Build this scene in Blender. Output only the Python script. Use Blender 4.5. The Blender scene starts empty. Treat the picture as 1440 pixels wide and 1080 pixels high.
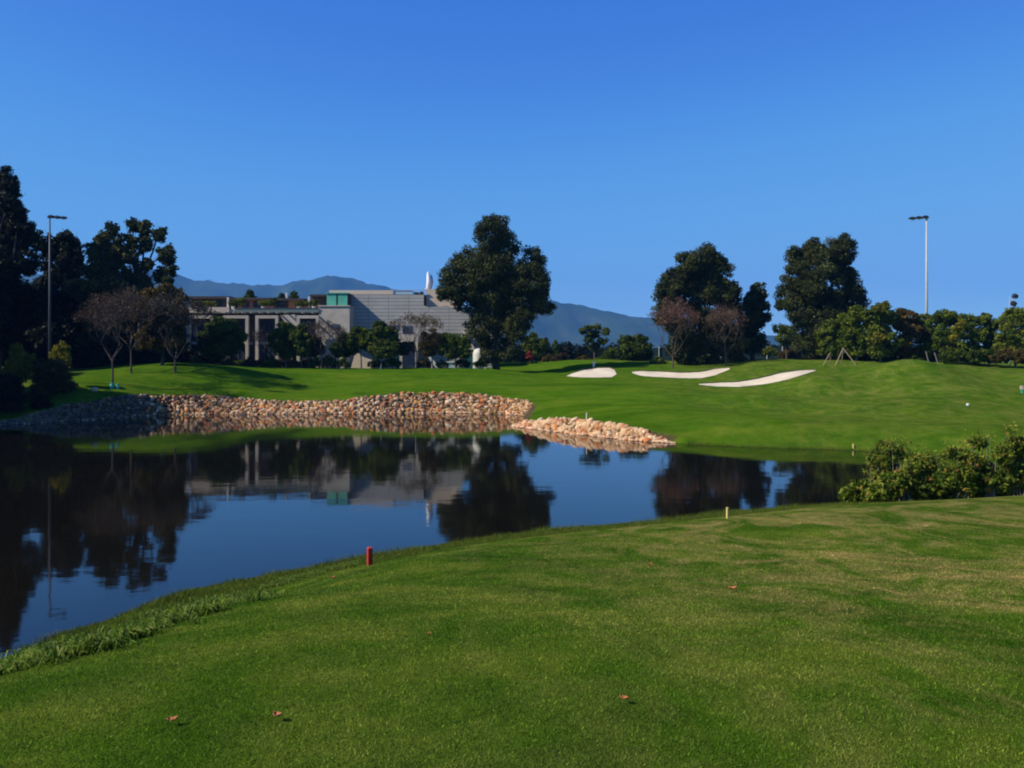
import bpy, math, random
import numpy as np
from mathutils import Vector
rng = np.random.default_rng(7)
random.seed(7)
PI = math.pi
scene = bpy.context.scene
COL = scene.collection
F = 1200.0; CX = 720.0; HZ = 500.0; CAMZ = 5.0     # how the place was surveyed from the photograph

def W(px, py, D):
    return np.array([(px - CX) * D / F, D, CAMZ - (py - HZ) * D / F])

# ------------------------------------------------------------------ materials
def new_mat(name):
    m = bpy.data.materials.new(name); m.use_nodes = True
    nt = m.node_tree; nt.nodes.clear()
    out = nt.nodes.new('ShaderNodeOutputMaterial')
    return m, nt, out
def N(nt, t, **kw):
    n = nt.nodes.new(t)
    for k, v in kw.items():
        if k in n.inputs: n.inputs[k].default_value = v
        else: setattr(n, k, v)
    return n
def L(nt, a, b): nt.links.new(a, b)
def rgb(c): return (c[0], c[1], c[2], 1.0)
def ramp(nt, stops, fac):
    r = nt.nodes.new('ShaderNodeValToRGB'); e = r.color_ramp.elements
    while len(e) < len(stops): e.new(0.5)
    for i, (p, c) in enumerate(stops):
        e[i].position = p; e[i].color = rgb(c)
    L(nt, fac, r.inputs[0]); return r.outputs[0]
def noise(nt, scale, detail=4, rough=0.55, vec=None, dist=0.0):
    n = N(nt, 'ShaderNodeTexNoise', Scale=scale, Detail=detail, Roughness=rough, Distortion=dist)
    if vec is not None: L(nt, vec, n.inputs['Vector'])
    return n.outputs[0]
def mixc(nt, fac, a, b, mode='MIX'):
    m = nt.nodes.new('ShaderNodeMix'); m.data_type = 'RGBA'; m.blend_type = mode
    for s, v in ((m.inputs[0], fac), (m.inputs[6], a), (m.inputs[7], b)):
        if isinstance(v, (tuple, list)): s.default_value = rgb(v)
        elif isinstance(v, (int, float)): s.default_value = v
        else: L(nt, v, s)
    return m.outputs[2]
def math_(nt, op, a, b=None, clamp=False):
    m = nt.nodes.new('ShaderNodeMath'); m.operation = op; m.use_clamp = clamp
    for s, v in ((m.inputs[0], a), (m.inputs[1], b)):
        if v is None: continue
        if isinstance(v, (int, float)): s.default_value = v
        else: L(nt, v, s)
    return m.outputs[0]
def objvec(nt, scale=(1, 1, 1)):
    tc = nt.nodes.new('ShaderNodeTexCoord'); mp = nt.nodes.new('ShaderNodeMapping')
    mp.inputs['Scale'].default_value = scale
    L(nt, tc.outputs['Object'], mp.inputs[0]); return mp.outputs[0]
def simple(name, col, col2=None, rough=0.75, scale=1.5, metal=0.0, bump=0.0, vscale=(1, 1, 1), spec=0.3):
    m, nt, out = new_mat(name)
    p = N(nt, 'ShaderNodeBsdfPrincipled', Roughness=rough, Metallic=metal)
    p.inputs['Specular IOR Level'].default_value = spec
    v = objvec(nt, vscale)
    c2 = col2 or tuple(x * 0.7 for x in col)
    n1 = noise(nt, scale, 6, 0.65, v)
    c = ramp(nt, [(0.32, c2), (0.68, col)], n1)
    L(nt, c, p.inputs['Base Color'])
    if bump:
        b = N(nt, 'ShaderNodeBump', Strength=bump, Distance=0.03); L(nt, noise(nt, scale * 6, 5, 0.6, v), b.inputs['Height'])
        L(nt, b.outputs[0], p.inputs['Normal'])
    L(nt, p.outputs[0], out.inputs[0]); return m
def leafmat(name, stops, transl=0.25, rough=0.55):
    m, nt, out = new_mat(name)
    at = nt.nodes.new('ShaderNodeAttribute'); at.attribute_name = 'v'
    c = ramp(nt, stops, at.outputs['Fac'])
    p = N(nt, 'ShaderNodeBsdfPrincipled', Roughness=rough); p.inputs['Specular IOR Level'].default_value = 0.08
    L(nt, c, p.inputs['Base Color'])
    t = nt.nodes.new('ShaderNodeBsdfTranslucent'); L(nt, c, t.inputs[0])
    mx = N(nt, 'ShaderNodeMixShader'); mx.inputs[0].default_value = transl
    L(nt, p.outputs[0], mx.inputs[1]); L(nt, t.outputs[0], mx.inputs[2]); L(nt, mx.outputs[0], out.inputs[0])
    return m

M = {}
M['euc'] = leafmat('eucalyptus_leaf', [(0, (0.010, 0.016, 0.005)), (0.45, (0.032, 0.042, 0.010)), (0.8, (0.082, 0.088, 0.022)), (1, (0.14, 0.135, 0.035))])
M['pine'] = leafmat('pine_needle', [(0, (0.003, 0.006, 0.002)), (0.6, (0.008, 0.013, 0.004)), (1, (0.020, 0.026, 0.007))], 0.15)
M['green'] = leafmat('green_leaf', [(0, (0.015, 0.030, 0.003)), (0.5, (0.054, 0.084, 0.007)), (1, (0.16, 0.185, 0.015))])
M['yellowgreen'] = leafmat('yellow_green_leaf', [(0, (0.030, 0.052, 0.006)), (0.45, (0.09, 0.12, 0.012)), (0.8, (0.20, 0.205, 0.018)), (1, (0.27, 0.21, 0.03))])
M['greybrown'] = leafmat('grey_brown_leaf', [(0, (0.02, 0.018, 0.012)), (0.5, (0.055, 0.048, 0.032)), (1, (0.10, 0.085, 0.06))])
M['pinkbrown'] = leafmat('pinkish_brown_leaf', [(0, (0.06, 0.028, 0.018)), (0.5, (0.13, 0.066, 0.045)), (1, (0.22, 0.125, 0.085))])
M['yellow'] = leafmat('yellow_leaf', [(0, (0.07, 0.085, 0.008)), (0.5, (0.19, 0.17, 0.012)), (1, (0.32, 0.25, 0.02))])
M['olive'] = leafmat('olive_autumn_leaf', [(0, (0.03, 0.028, 0.008)), (0.5, (0.08, 0.058, 0.012)), (1, (0.15, 0.085, 0.02))])
M['brown'] = leafmat('brown_leaf', [(0, (0.025, 0.018, 0.010)), (0.5, (0.055, 0.036, 0.022)), (1, (0.11, 0.070, 0.045))])
M['red'] = leafmat('red_leaf', [(0, (0.12, 0.02, 0.015)), (0.5, (0.30, 0.045, 0.04)), (1, (0.42, 0.09, 0.06))])
M['shrub'] = leafmat('glossy_shrub_leaf', [(0, (0.014, 0.034, 0.004)), (0.4, (0.055, 0.092, 0.008)), (0.7, (0.15, 0.19, 0.018)), (0.92, (0.28, 0.28, 0.04)), (1, (0.30, 0.12, 0.03))], 0.3)
M['tuft'] = leafmat('tuft_leaf', [(0, (0.03, 0.07, 0.004)), (0.6, (0.09, 0.15, 0.010)), (1, (0.22, 0.26, 0.055))], 0.3)
M['weed'] = leafmat('weed_leaf', [(0, (0.035, 0.060, 0.005)), (0.6, (0.10, 0.145, 0.012)), (1, (0.19, 0.14, 0.04))], 0.3)
M['bark'] = simple('bark', (0.07, 0.058, 0.045), (0.03, 0.025, 0.02), 0.9, 3, bump=0.5, vscale=(1, 1, 0.25))
M['palebark'] = simple('pale_bark', (0.24, 0.21, 0.17), (0.13, 0.11, 0.085), 0.9, 3, bump=0.4, vscale=(1, 1, 0.25))
M['twig'] = simple('twig', (0.10, 0.072, 0.058), (0.05, 0.036, 0.03), 0.9, 4)
M['concrete'] = simple('pale_concrete', (0.50, 0.44, 0.365), (0.36, 0.31, 0.25), 0.85, 0.8, bump=0.15)
M['clad'] = simple('grey_cladding', (0.40, 0.385, 0.36), (0.31, 0.30, 0.285), 0.6, 0.5, vscale=(1, 1, 2))
M['beige'] = simple('beige_render', (0.62, 0.50, 0.38), (0.52, 0.42, 0.32), 0.8, 0.8)
M['greendoor'] = simple('green_copper_panel', (0.10, 0.42, 0.30), (0.07, 0.32, 0.23), 0.55, 1.2)
M['darkwall'] = simple('dark_brown_wall', (0.085, 0.06, 0.05), (0.05, 0.036, 0.03), 0.85, 1.5)
M['brick'] = simple('reddish_brick', (0.24, 0.11, 0.075), (0.16, 0.075, 0.05), 0.9, 2.5, bump=0.3)
M['wood'] = simple('orange_wood', (0.36, 0.15, 0.07), (0.22, 0.09, 0.045), 0.7, 1.5, vscale=(4, 4, 0.5))
M['darkroof'] = simple('dark_roof', (0.05, 0.042, 0.04), (0.03, 0.026, 0.025), 0.8, 2)
M['white'] = simple('white_paint', (0.80, 0.80, 0.80), (0.70, 0.70, 0.70), 0.5, 2)
M['offwhite'] = simple('off_white_paint', (0.62, 0.62, 0.58), (0.48, 0.48, 0.44), 0.7, 1.5)
M['steel'] = simple('painted_steel', (0.42, 0.43, 0.44), (0.34, 0.35, 0.36), 0.5, 1.0)
M['darksteel'] = simple('shaded_galvanised_steel', (0.07, 0.078, 0.09), (0.05, 0.055, 0.065), 0.55, 1.0)  # darker steel, with the shade on the left floodlight pole put into its colour
M['darkmetal'] = simple('dark_metal', (0.03, 0.03, 0.035), (0.018, 0.018, 0.02), 0.5, 2)
M['redpaint'] = simple('weathered_red_paint', (0.50, 0.035, 0.02), (0.30, 0.025, 0.018), 0.55, 9)
M['yellowpaint'] = simple('pale_yellow_paint', (0.62, 0.50, 0.16), (0.45, 0.36, 0.12), 0.6, 6)
M['greenpaint'] = simple('turquoise_paint', (0.05, 0.40, 0.26), (0.04, 0.28, 0.19), 0.5, 5)
M['stakewood'] = simple('weathered_wood', (0.30, 0.23, 0.14), (0.26, 0.19, 0.11), 0.85, 4, vscale=(1, 1, .3))
M['dryleaf'] = simple('dry_leaf', (0.40, 0.16, 0.045), (0.22, 0.075, 0.025), 0.7, 25)
M['terracotta'] = simple('terracotta', (0.32, 0.13, 0.07), (0.22, 0.09, 0.05), 0.85, 2)
M['sand'] = simple('white_sand', (0.66, 0.56, 0.405), (0.50, 0.425, 0.30), 0.95, 0.5, bump=0.5)
M['net'] = simple('dark_green_netting', (0.012, 0.04, 0.045), (0.008, 0.028, 0.034), 0.9, 3)
def glassmat(name, col, rough):
    m, nt, out = new_mat(name)
    p = N(nt, 'ShaderNodeBsdfPrincipled', Roughness=rough); p.inputs['Base Color'].default_value = rgb(col)
    p.inputs['Specular IOR Level'].default_value = 0.8
    v = objvec(nt); b = N(nt, 'ShaderNodeBump', Strength=0.05, Distance=0.05); L(nt, noise(nt, 0.8, 2, 0.5, v), b.inputs['Height']); L(nt, b.outputs[0], p.inputs['Normal'])
    L(nt, p.outputs[0], out.inputs[0]); return m
M['glass'] = glassmat('window_glass', (0.02, 0.03, 0.06), 0.08)
M['tealglass'] = glassmat('teal_glass', (0.02, 0.07, 0.09), 0.15)
M['railglass'] = glassmat('grey_green_rail_glass', (0.12, 0.16, 0.14), 0.35)
M['paleglass'] = glassmat('pale_glass', (0.35, 0.48, 0.55), 0.2)

# turf
def turf_color(nt, wide=1.0):
    v = objvec(nt)
    at = nt.nodes.new('ShaderNodeAttribute'); at.attribute_name = 'zone'
    sep = nt.nodes.new('ShaderNodeSeparateColor'); L(nt, at.outputs['Color'], sep.inputs[0])
    lush, dry, soil = sep.outputs
    big = noise(nt, 0.35, 6, 0.7, objvec(nt, (1.3, 0.6, 1)), 0.6); med = noise(nt, 0.9, 5, 0.65, v); fine = noise(nt, 14, 5, 0.7, v); vf = noise(nt, 90, 3, 0.7, v)
    base = ramp(nt, [(0.38, (0.030, 0.076, 0.005)), (0.5, (0.061, 0.124, 0.008)), (0.62, (0.132, 0.175, 0.019))], math_(nt, 'ADD', math_(nt, 'MULTIPLY', big, 0.5), math_(nt, 'MULTIPLY', med, 0.5)))
    lc = ramp(nt, [(0.34, (0.034, 0.088, 0.004)), (0.48, (0.062, 0.142, 0.004)), (0.66, (0.125, 0.175, 0.012))], math_(nt, 'ADD', math_(nt, 'MULTIPLY', noise(nt, 1.0, 6, 0.68, objvec(nt, (0.10, 0.34, 1)), 0.8), 0.7), math_(nt, 'MULTIPLY', med, 0.3)))
    c = mixc(nt, lush, base, lc)
    dm = math_(nt, 'MULTIPLY', dry, math_(nt, 'MULTIPLY', math_(nt, 'SUBTRACT', noise(nt, 0.75, 8, 0.74, objvec(nt, (1.1, 0.5, 1)), 1.2), 0.435), 4.2, True), True)
    c = mixc(nt, dm, c, (0.33, 0.255, 0.080))
    c0 = c
    c = mixc(nt, 0.55, c, ramp(nt, [(0.3, (0.45, 0.45, 0.45)), (0.75, (1.35, 1.35, 1.3))], fine), 'MULTIPLY')
    c = mixc(nt, 0.5, c, ramp(nt, [(0.3, (0.45, 0.45, 0.45)), (0.75, (1.35, 1.35, 1.3))], vf), 'MULTIPLY')
    c = mixc(nt, soil, c, ramp(nt, [(0.35, (0.05, 0.035, 0.018)), (0.7, (0.10, 0.075, 0.035))], med))
    return c0, c, fine, vf
def turf():
    m, nt, out = new_mat('turf')
    c0, c, fine, vf = turf_color(nt)
    p = N(nt, 'ShaderNodeBsdfPrincipled', Roughness=1.0); p.inputs['Specular IOR Level'].default_value = 0.0
    L(nt, c, p.inputs['Base Color'])
    b = N(nt, 'ShaderNodeBump', Strength=0.7, Distance=0.05); L(nt, math_(nt, 'ADD', fine, vf), b.inputs['Height']); L(nt, b.outputs[0], p.inputs['Normal'])
    L(nt, p.outputs[0], out.inputs[0]); return m
M['turf'] = turf()
def bladem():
    m, nt, out = new_mat('grass_blade')
    c0, c, fine, vf = turf_color(nt)
    at = nt.nodes.new('ShaderNodeAttribute'); at.attribute_name = 'v'
    k = ramp(nt, [(0, (0.55, 0.55, 0.55)), (0.5, (1.25, 1.25, 1.2)), (0.9, (2.3, 2.1, 2.0)), (1, (3.2, 2.6, 2.6))], at.outputs['Fac'])
    c = mixc(nt, 1.0, c0, k, 'MULTIPLY')
    p = N(nt, 'ShaderNodeBsdfPrincipled', Roughness=.7); p.inputs['Specular IOR Level'].default_value = 0.1; L(nt, c, p.inputs['Base Color'])
    t = nt.nodes.new('ShaderNodeBsdfTranslucent'); L(nt, c, t.inputs[0]); mx = N(nt, 'ShaderNodeMixShader'); mx.inputs[0].default_value = .3
    L(nt, p.outputs[0], mx.inputs[1]); L(nt, t.outputs[0], mx.inputs[2]); L(nt, mx.outputs[0], out.inputs[0]); return m
M['blade'] = bladem()
def stonemat():
    m, nt, out = new_mat('stone')
    at = nt.nodes.new('ShaderNodeAttribute'); at.attribute_name = 'v'
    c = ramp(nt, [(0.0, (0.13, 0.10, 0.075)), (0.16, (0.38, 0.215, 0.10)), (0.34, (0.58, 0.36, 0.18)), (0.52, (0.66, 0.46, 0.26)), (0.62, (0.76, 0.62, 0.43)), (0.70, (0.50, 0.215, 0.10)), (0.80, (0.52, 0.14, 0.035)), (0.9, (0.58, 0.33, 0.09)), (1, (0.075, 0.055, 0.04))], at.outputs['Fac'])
    v = objvec(nt)
    c = mixc(nt, 0.6, c, ramp(nt, [(0.3, (0.6, 0.55, 0.5)), (0.7, (1.1, 1.1, 1.1))], noise(nt, 5, 5, 0.7, v)), 'MULTIPLY')
    p = N(nt, 'ShaderNodeBsdfPrincipled', Roughness=0.85); L(nt, c, p.inputs['Base Color'])
    b = N(nt, 'ShaderNodeBump', Strength=0.4, Distance=0.03); L(nt, noise(nt, 12, 4, 0.6, v), b.inputs['Height']); L(nt, b.outputs[0], p.inputs['Normal'])
    L(nt, p.outputs[0], out.inputs[0]); return m
M['stone'] = stonemat()
def watermat():
    m, nt, out = new_mat('pond_water')
    v = objvec(nt, (0.5, 1.0, 1))
    p = N(nt, 'ShaderNodeBsdfPrincipled', Roughness=0.04, IOR=1.33); p.inputs['Base Color'].default_value = rgb((0.0055, 0.0045, 0.0025))
    h = math_(nt, 'ADD', noise(nt, 1.1, 3, 0.5, v), math_(nt, 'MULTIPLY', noise(nt, 6, 2, 0.5, v), 0.12))
    b = N(nt, 'ShaderNodeBump', Strength=0.5, Distance=0.007); L(nt, h, b.inputs['Height']); L(nt, b.outputs[0], p.inputs['Normal'])
    L(nt, p.outputs[0], out.inputs[0]); return m
M['water'] = watermat()
def hillmat():
    m, nt, out = new_mat('wooded_hillside')
    v = objvec(nt)
    c = ramp(nt, [(0.35, (0.020, 0.036, 0.014)), (0.55, (0.035, 0.055, 0.02)), (0.75, (0.075, 0.075, 0.04))], noise(nt, 0.006, 8, 0.7, v))
    p = N(nt, 'ShaderNodeBsdfPrincipled', Roughness=1.0); p.inputs['Specular IOR Level'].default_value = 0.0
    L(nt, c, p.inputs['Base Color']); L(nt, p.outputs[0], out.inputs[0]); return m
M['hill'] = hillmat()

# ------------------------------------------------------------------ object helpers
def tag(o, label=None, cat=None, group=None, kind=None):
    if label: o['label'] = label
    if cat: o['category'] = cat
    if group: o['group'] = group
    if kind: o['kind'] = kind
    return o
def empty(name, loc, label, cat, group=None):
    o = bpy.data.objects.new(name, None); COL.objects.link(o); o.location = [float(x) for x in loc]
    o.empty_display_size = 0.5
    return tag(o, label, cat, group)
def root_loc(p):
    loc = Vector((0, 0, 0))
    while p is not None: loc += p.location; p = p.parent
    return np.array(loc)
def mesh_np(name, verts, faces, mat, parent=None, v=None, smooth=False, loc=None, zone=None):
    """verts Nx3 in world metres; faces MxK; v = per-vertex float attribute"""
    verts = np.asarray(verts, dtype=np.float64)
    off = root_loc(parent) if parent is not None else (np.array(loc) if loc is not None else np.zeros(3))
    vv = (verts - off).astype(np.float32)
    me = bpy.data.meshes.new(name)
    if isinstance(faces, np.ndarray):
        K = faces.shape[1]
        me.vertices.add(len(vv)); me.vertices.foreach_set('co', vv.ravel())
        me.loops.add(faces.size); me.loops.foreach_set('vertex_index', faces.astype(np.int32).ravel())
        me.polygons.add(len(faces)); me.polygons.foreach_set('loop_start', (np.arange(len(faces)) * K).astype(np.int32))
        me.polygons.foreach_set('loop_total', np.full(len(faces), K, dtype=np.int32))
        me.update(calc_edges=True)
    else:
        me.from_pydata(vv.tolist(), [], faces); me.update()
    if v is not None:
        if v.ndim == 1:
            a = me.attributes.new('v', 'FLOAT', 'POINT'); a.data.foreach_set('value', v.astype(np.float32))
        else:
            a = me.attributes.new('zone', 'FLOAT_COLOR', 'POINT'); a.data.foreach_set('color', v.astype(np.float32).ravel())
    if zone is not None:
        a = me.attributes.new('zone', 'FLOAT_COLOR', 'POINT'); a.data.foreach_set('color', zone.astype(np.float32).ravel())
    me.materials.append(mat)
    if smooth: me.polygons.foreach_set('use_smooth', np.ones(len(me.polygons), dtype=bool))
    o = bpy.data.objects.new(name, me); COL.objects.link(o)
    if parent is not None: o.parent = parent
    elif loc is not None: o.location = [float(x) for x in loc]
    return o
class MB:
    def __init__(s): s.v = []; s.f = []
    def raw(s, vs, fs):
        b = len(s.v); s.v += [list(map(float, q)) for q in vs]; s.f += [[b + i for i in f] for f in fs]; return s
    def box(s, x0, x1, y0, y1, z0, z1):
        return s.raw([(x0, y0, z0), (x1, y0, z0), (x1, y1, z0), (x0, y1, z0), (x0, y0, z1), (x1, y0, z1), (x1, y1, z1), (x0, y1, z1)],
                     [(0, 3, 2, 1), (4, 5, 6, 7), (0, 1, 5, 4), (1, 2, 6, 5), (2, 3, 7, 6), (3, 0, 4, 7)])
    def prism(s, poly, y0, y1):       # poly in x,z (counter-clockwise seen from -y), extruded along y
        n = len(poly)
        vs = [(x, y0, z) for x, z in poly] + [(x, y1, z) for x, z in poly]
        fs = [tuple(range(n)), tuple(reversed(range(n, 2 * n)))] + [(i, i + n, (i + 1) % n + n, (i + 1) % n) for i in range(n)]
        return s.raw(vs, fs)
    def tube(s, pts, rad, n=7, cap=True):
        pts = [np.array(p, float) for p in pts]; b = len(s.v); m = len(pts)
        for i, p in enumerate(pts):
            d = pts[min(i + 1, m - 1)] - pts[max(i - 1, 0)]; d = d / (np.linalg.norm(d) + 1e-9)
            a = np.cross(d, [0, 0, 1]) if abs(d[2]) < 0.9 else np.cross(d, [0, 1, 0]); a /= np.linalg.norm(a); c = np.cross(d, a)
            for k in range(n):
                t = 2 * PI * k / n; q = p + rad[i] * (a * math.cos(t) + c * math.sin(t)); s.v.append([float(x) for x in q])
        for i in range(m - 1):
            for k in range(n):
                s.f.append([b + i * n + k, b + i * n + (k + 1) % n, b + (i + 1) * n + (k + 1) % n, b + (i + 1) * n + k])
        if cap:
            s.f.append([b + k for k in reversed(range(n))]); s.f.append([b + (m - 1) * n + k for k in range(n)])
        return s
    def build(s, name, mat, parent=None, loc=None, smooth=False):
        return mesh_np(name, np.array(s.v), s.f, mat, parent, loc=loc, smooth=smooth)

# ------------------------------------------------------------------ terrain
shore_raw = [(-8.76, 14.6), (-8.16, 15.8), (-7.25, 18.3), (-5.33, 20.1), (-3.6, 21.6), (-1.55, 23.2), (1.24, 24.9), (3.8, 25.8), (6.9, 27.6), (11.3, 28.5), (14.8, 29.3), (18.5, 31.0), (21.3, 34.5), (22.2, 38.5),
             (20.8, 42.4), (17.9, 44.8), (14.2, 45.9), (11.0, 47.2), (8.9, 48.6), (6.35, 51.0), (3.2, 55.5), (0.35, 59.6), (0.2, 61.5), (0.6, 66), (0.9, 70), (-1.2, 72.7), (-7.4, 74), (-15.1, 72.7), (-22.9, 72.3), (-28.6, 71.7), (-30.9, 69),
             (-33.6, 65), (-35.6, 61.9), (-37.8, 58), (-40, 50), (-43, 35), (-44, 15), (-38, 2), (-27, -2), (-17, 3), (-11, 9)]
def catmull(P, k=6):
    P = np.array(P, float); n = len(P); out = []
    for i in range(n):
        p0, p1, p2, p3 = P[i - 1], P[i], P[(i + 1) % n], P[(i + 2) % n]
        for j in range(k):
            t = j / k
            out.append(0.5 * ((2 * p1) + (-p0 + p2) * t + (2 * p0 - 5 * p1 + 4 * p2 - p3) * t * t + (-p0 + 3 * p1 - 3 * p2 + p3) * t ** 3))
    return np.array(out)
KC = 5
SH = catmull(shore_raw, KC)
def sdist(X, Y):
    """signed distance to the pond edge, positive on land"""
    shp = X.shape; X = X.ravel(); Y = Y.ravel()
    best = np.full(X.shape, 1e9); inside = np.zeros(X.shape, bool)
    A = SH; B = np.roll(SH, -1, 0)
    for (ax, ay), (bx, by) in zip(A, B):
        dx, dy = bx - ax, by - ay; t = np.clip(((X - ax) * dx + (Y - ay) * dy) / (dx * dx + dy * dy), 0, 1)
        d = np.hypot(X - ax - t * dx, Y - ay - t * dy); best = np.minimum(best, d)
        c = ((ay > Y) != (by > Y)) & (X < (bx - ax) * (Y - ay) / (by - ay + 1e-12) + ax); inside ^= c
    return np.where(inside, -best, best).reshape(shp)

cp = []
def P(px, py, D): w = W(px, py, D); cp.append((w[0], w[1], w[2]))
def Q(x, y, z): cp.append((x, y, z))
# rock wall top line
WT = [(-40, 600, 59.0), (19, 587, 63), (75, 569, 65.5), (132, 561, 67.8), (190, 554, 70.6), (230, 551.5, 73.1), (300, 554, 73.5), (340, 558, 73.5), (430, 563.5, 73.7), (480, 561, 74), (540, 554, 74.6), (600, 551, 75), (680, 553, 74.6), (735, 560, 73)]
for a in WT: P(*a)
for a in [(785, 588, 56.8), (850, 597, 53), (900, 605, 50.3), (950, 621, 48)]: P(*a)
Q(1.3, 60.5, .25); Q(1.8, 66, .6); Q(2.2, 70, 1.0)
# grass shore, right and near
for x, y in [(11.4, 47.9), (14.6, 46.7), (18.4, 45.4), (21.6, 42.9), (23.1, 38.6), (22.2, 34), (19.2, 30.3), (15, 28.4), (11.3, 27.6)]: Q(x, y, .2)
for x, y, z in [(9.6, 50.6, .45), (12.4, 50.2, .95), (15.4, 49.2, 1.1), (19.4, 48, 1.1), (23.6, 45, 1.1), (26, 40, 1.2)]: Q(x, y, z)
for x, y in shore_raw[0:9]: Q(x + .5, y - .8, .12)
Q(-10.2, 8.4, .15); Q(-16.5, 2.2, .15); Q(-27, -3, .15); Q(-38.6, 1.4, .2); Q(-45, 15, .3); Q(-44, 35, .4); Q(-41, 50, .4)
# lawn edge near
for a in [(0, 970, 10.7), (200, 905, 12.4), (350, 850, 14.6), (480, 805, 16.7), (520, 796, 17.1), (640, 770, 19.1), (780, 752, 20.5), (900, 742, 21.3), (1023, 728, 21.7), (1200, 715, 21.9), (1330, 707, 22.0), (1440, 700, 22.2)]: P(*a)
Q(0, 0, 3.45); Q(0, 3.3, 3.4); Q(-3, 3.3, 3.25); Q(3, 3.3, 3.45); Q(-6, -4, 3.0); Q(6, -4, 3.6); Q(0, -12, 3.6)
for x in (-3, 0, 3.5, 7): Q(x, 9, 2.47 + .02 * x); 
for x in (-2, 1.5, 6, 11): Q(x, 14, 1.66 + .02 * x)
Q(10, 3.3, 3.6); Q(12, 9, 2.8); Q(18, 14, 2.4); Q(20, 22, 1.6); Q(26, 26, 1.6); Q(19, 27, .9); Q(26, 31, 1.2)
# left far lawn
for a in [(60, 519, 84), (230, 521, 77.5), (300, 519, 79.5), (340, 519, 84), (430, 519, 89.5), (560, 520.5, 89), (700, 520.5, 89), (230, 540, 75.2), (300, 540, 76.3), (430, 546, 80), (560, 539, 81.5), (680, 538, 82), (157, 547, 70.6), (150, 521, 78), (120, 553, 68.8), (60, 545, 70), (300, 517.5, 99), (450, 518.2, 99), (600, 518.4, 99), (700, 518.4, 99), (100, 517, 97)]: P(*a)
# green and bunkers
for a in [(760, 523, 96), (790, 532, 88), (830, 532, 87.5), (870, 531, 87.5), (830, 517.5, 92.5), (868, 519, 92), (800, 524, 91), (830, 506, 103), (900, 508, 104), (960, 533, 85.5), (890, 527, 89), (1020, 518, 92), (950, 522, 90), (1025, 524, 88),
          (990, 544, 78.5), (1060, 543, 78), (1140, 524, 82), (1060, 519, 88), (1100, 521, 86), (1085, 505.5, 95), (1150, 507, 95),
          (900, 545, 77), (800, 550, 74), (900, 565, 67), (830, 575, 63), (1000, 560, 68), (1000, 588, 52.5), (1100, 570, 65), (1200, 570, 62), (1100, 588, 53), (1250, 590, 53),
          (1200, 537, 76), (1300, 526, 80), (1230, 509, 84), (1370, 526, 80), (1440, 524, 79), (1300, 536, 70), (1440, 556, 62), (1300, 560, 62), (1400, 580, 55), (1440, 600, 49), (1500, 600, 50)]: P(*a)
for a in [(1300, 510, 91), (1400, 514, 92), (1200, 507, 92), (1500, 515, 95)]: P(*a)
for x in (-120, -60, -20, 20, 60, 120):
    Q(x, 125, 3.8); Q(x, 170, 3.6)
Q(-60, 80, 3.6); Q(-48, 66, 2.2); Q(-56, 50, 2.8); Q(-60, 20, 3); Q(-55, -15, 3); Q(-20, -20, 3); Q(60, 90, 4); Q(70, 60, 3); Q(50, 45, 2.2); Q(50, 10, 3.4); Q(30, -15, 3.8); Q(-90, 60, 4); Q(90, 20, 4)
CPA = np.array(cp)
def _U(r2): return 0.5 * r2 * np.log(r2 + 1e-9)
def tps_fit():
    n = len(CPA); x, y, z = CPA[:, 0] / 20, CPA[:, 1] / 20, CPA[:, 2]
    K = _U((x[:, None] - x) ** 2 + (y[:, None] - y) ** 2) + np.eye(n) * 0.004
    Pm = np.c_[np.ones(n), x, y]; A = np.zeros((n + 3, n + 3)); A[:n, :n] = K; A[:n, n:] = Pm; A[n:, :n] = Pm.T
    return np.linalg.solve(A, np.r_[z, 0, 0, 0])
TW = tps_fit()
def tps(X, Y):
    shp = X.shape; X = np.clip(X.ravel(), -120, 120); Y = np.clip(Y.ravel(), -20, 170)
    x = X / 20; y = Y / 20; out = TW[-3] + TW[-2] * x + TW[-1] * y
    for i in range(len(CPA)): out = out + TW[i] * _U((x - CPA[i, 0] / 20) ** 2 + (y - CPA[i, 1] / 20) ** 2)
    return out.reshape(shp)
def smooth(t): t = np.clip(t, 0, 1); return t * t * (3 - 2 * t)
def lumps(X, Y):
    return 0.035 * np.sin(X * .9 + 1.3 * np.sin(Y * .31)) * np.sin(Y * .53 + 1.1 * np.sin(X * .37)) + 0.02 * np.sin(X * 1.9 + Y * .7)
def terr(X, Y):
    X = np.asarray(X, float); Y = np.asarray(Y, float)
    h = np.clip(tps(X, Y), 0.05, 6.0) + lumps(X, Y) * smooth((Y - 40) / 20)
    h = h + .28 * np.sin(X / 3.1 + 1.2 * np.sin(Y / 5.3)) * np.sin(Y / 4.2 + .8 * np.sin(X / 4.7 + 1)) * smooth((X - 4) / 8) * smooth((Y - 51) / 6) * smooth((100 - Y) / 15)
    h = h + 1.6 * np.exp(-((X - 36.5) / 4.2) ** 2 - ((Y - 77) / 4.2) ** 2) + .9 * np.exp(-((X - 27) / 2.8) ** 2 - ((Y - 75) / 5.) ** 2) + .65 * np.exp(-((X - 19) / 2.4) ** 2 - ((Y - 66) / 4.) ** 2) - .75 * np.exp(-((X - 29) / 4.) ** 2 - ((Y - 70) / 4.) ** 2) - .35 * np.exp(-((X - 43) / 4.5) ** 2 - ((Y - 68) / 4.) ** 2)
    R = np.hypot(X, Y - 60); h = h + (3.6 - h) * smooth((R - 110) / 60)
    d = sdist(X, Y)
    isw = (Y > 43) & (X < 9.5)
    w = np.where(isw, .9, .8)
    k = np.clip(d / w, 0, 1)
    out = np.where(d >= 0, -0.12 + (h + 0.12) * np.where(isw, k, smooth(k)), -0.12 - np.minimum(1.3, -d * .6))
    return out
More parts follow.
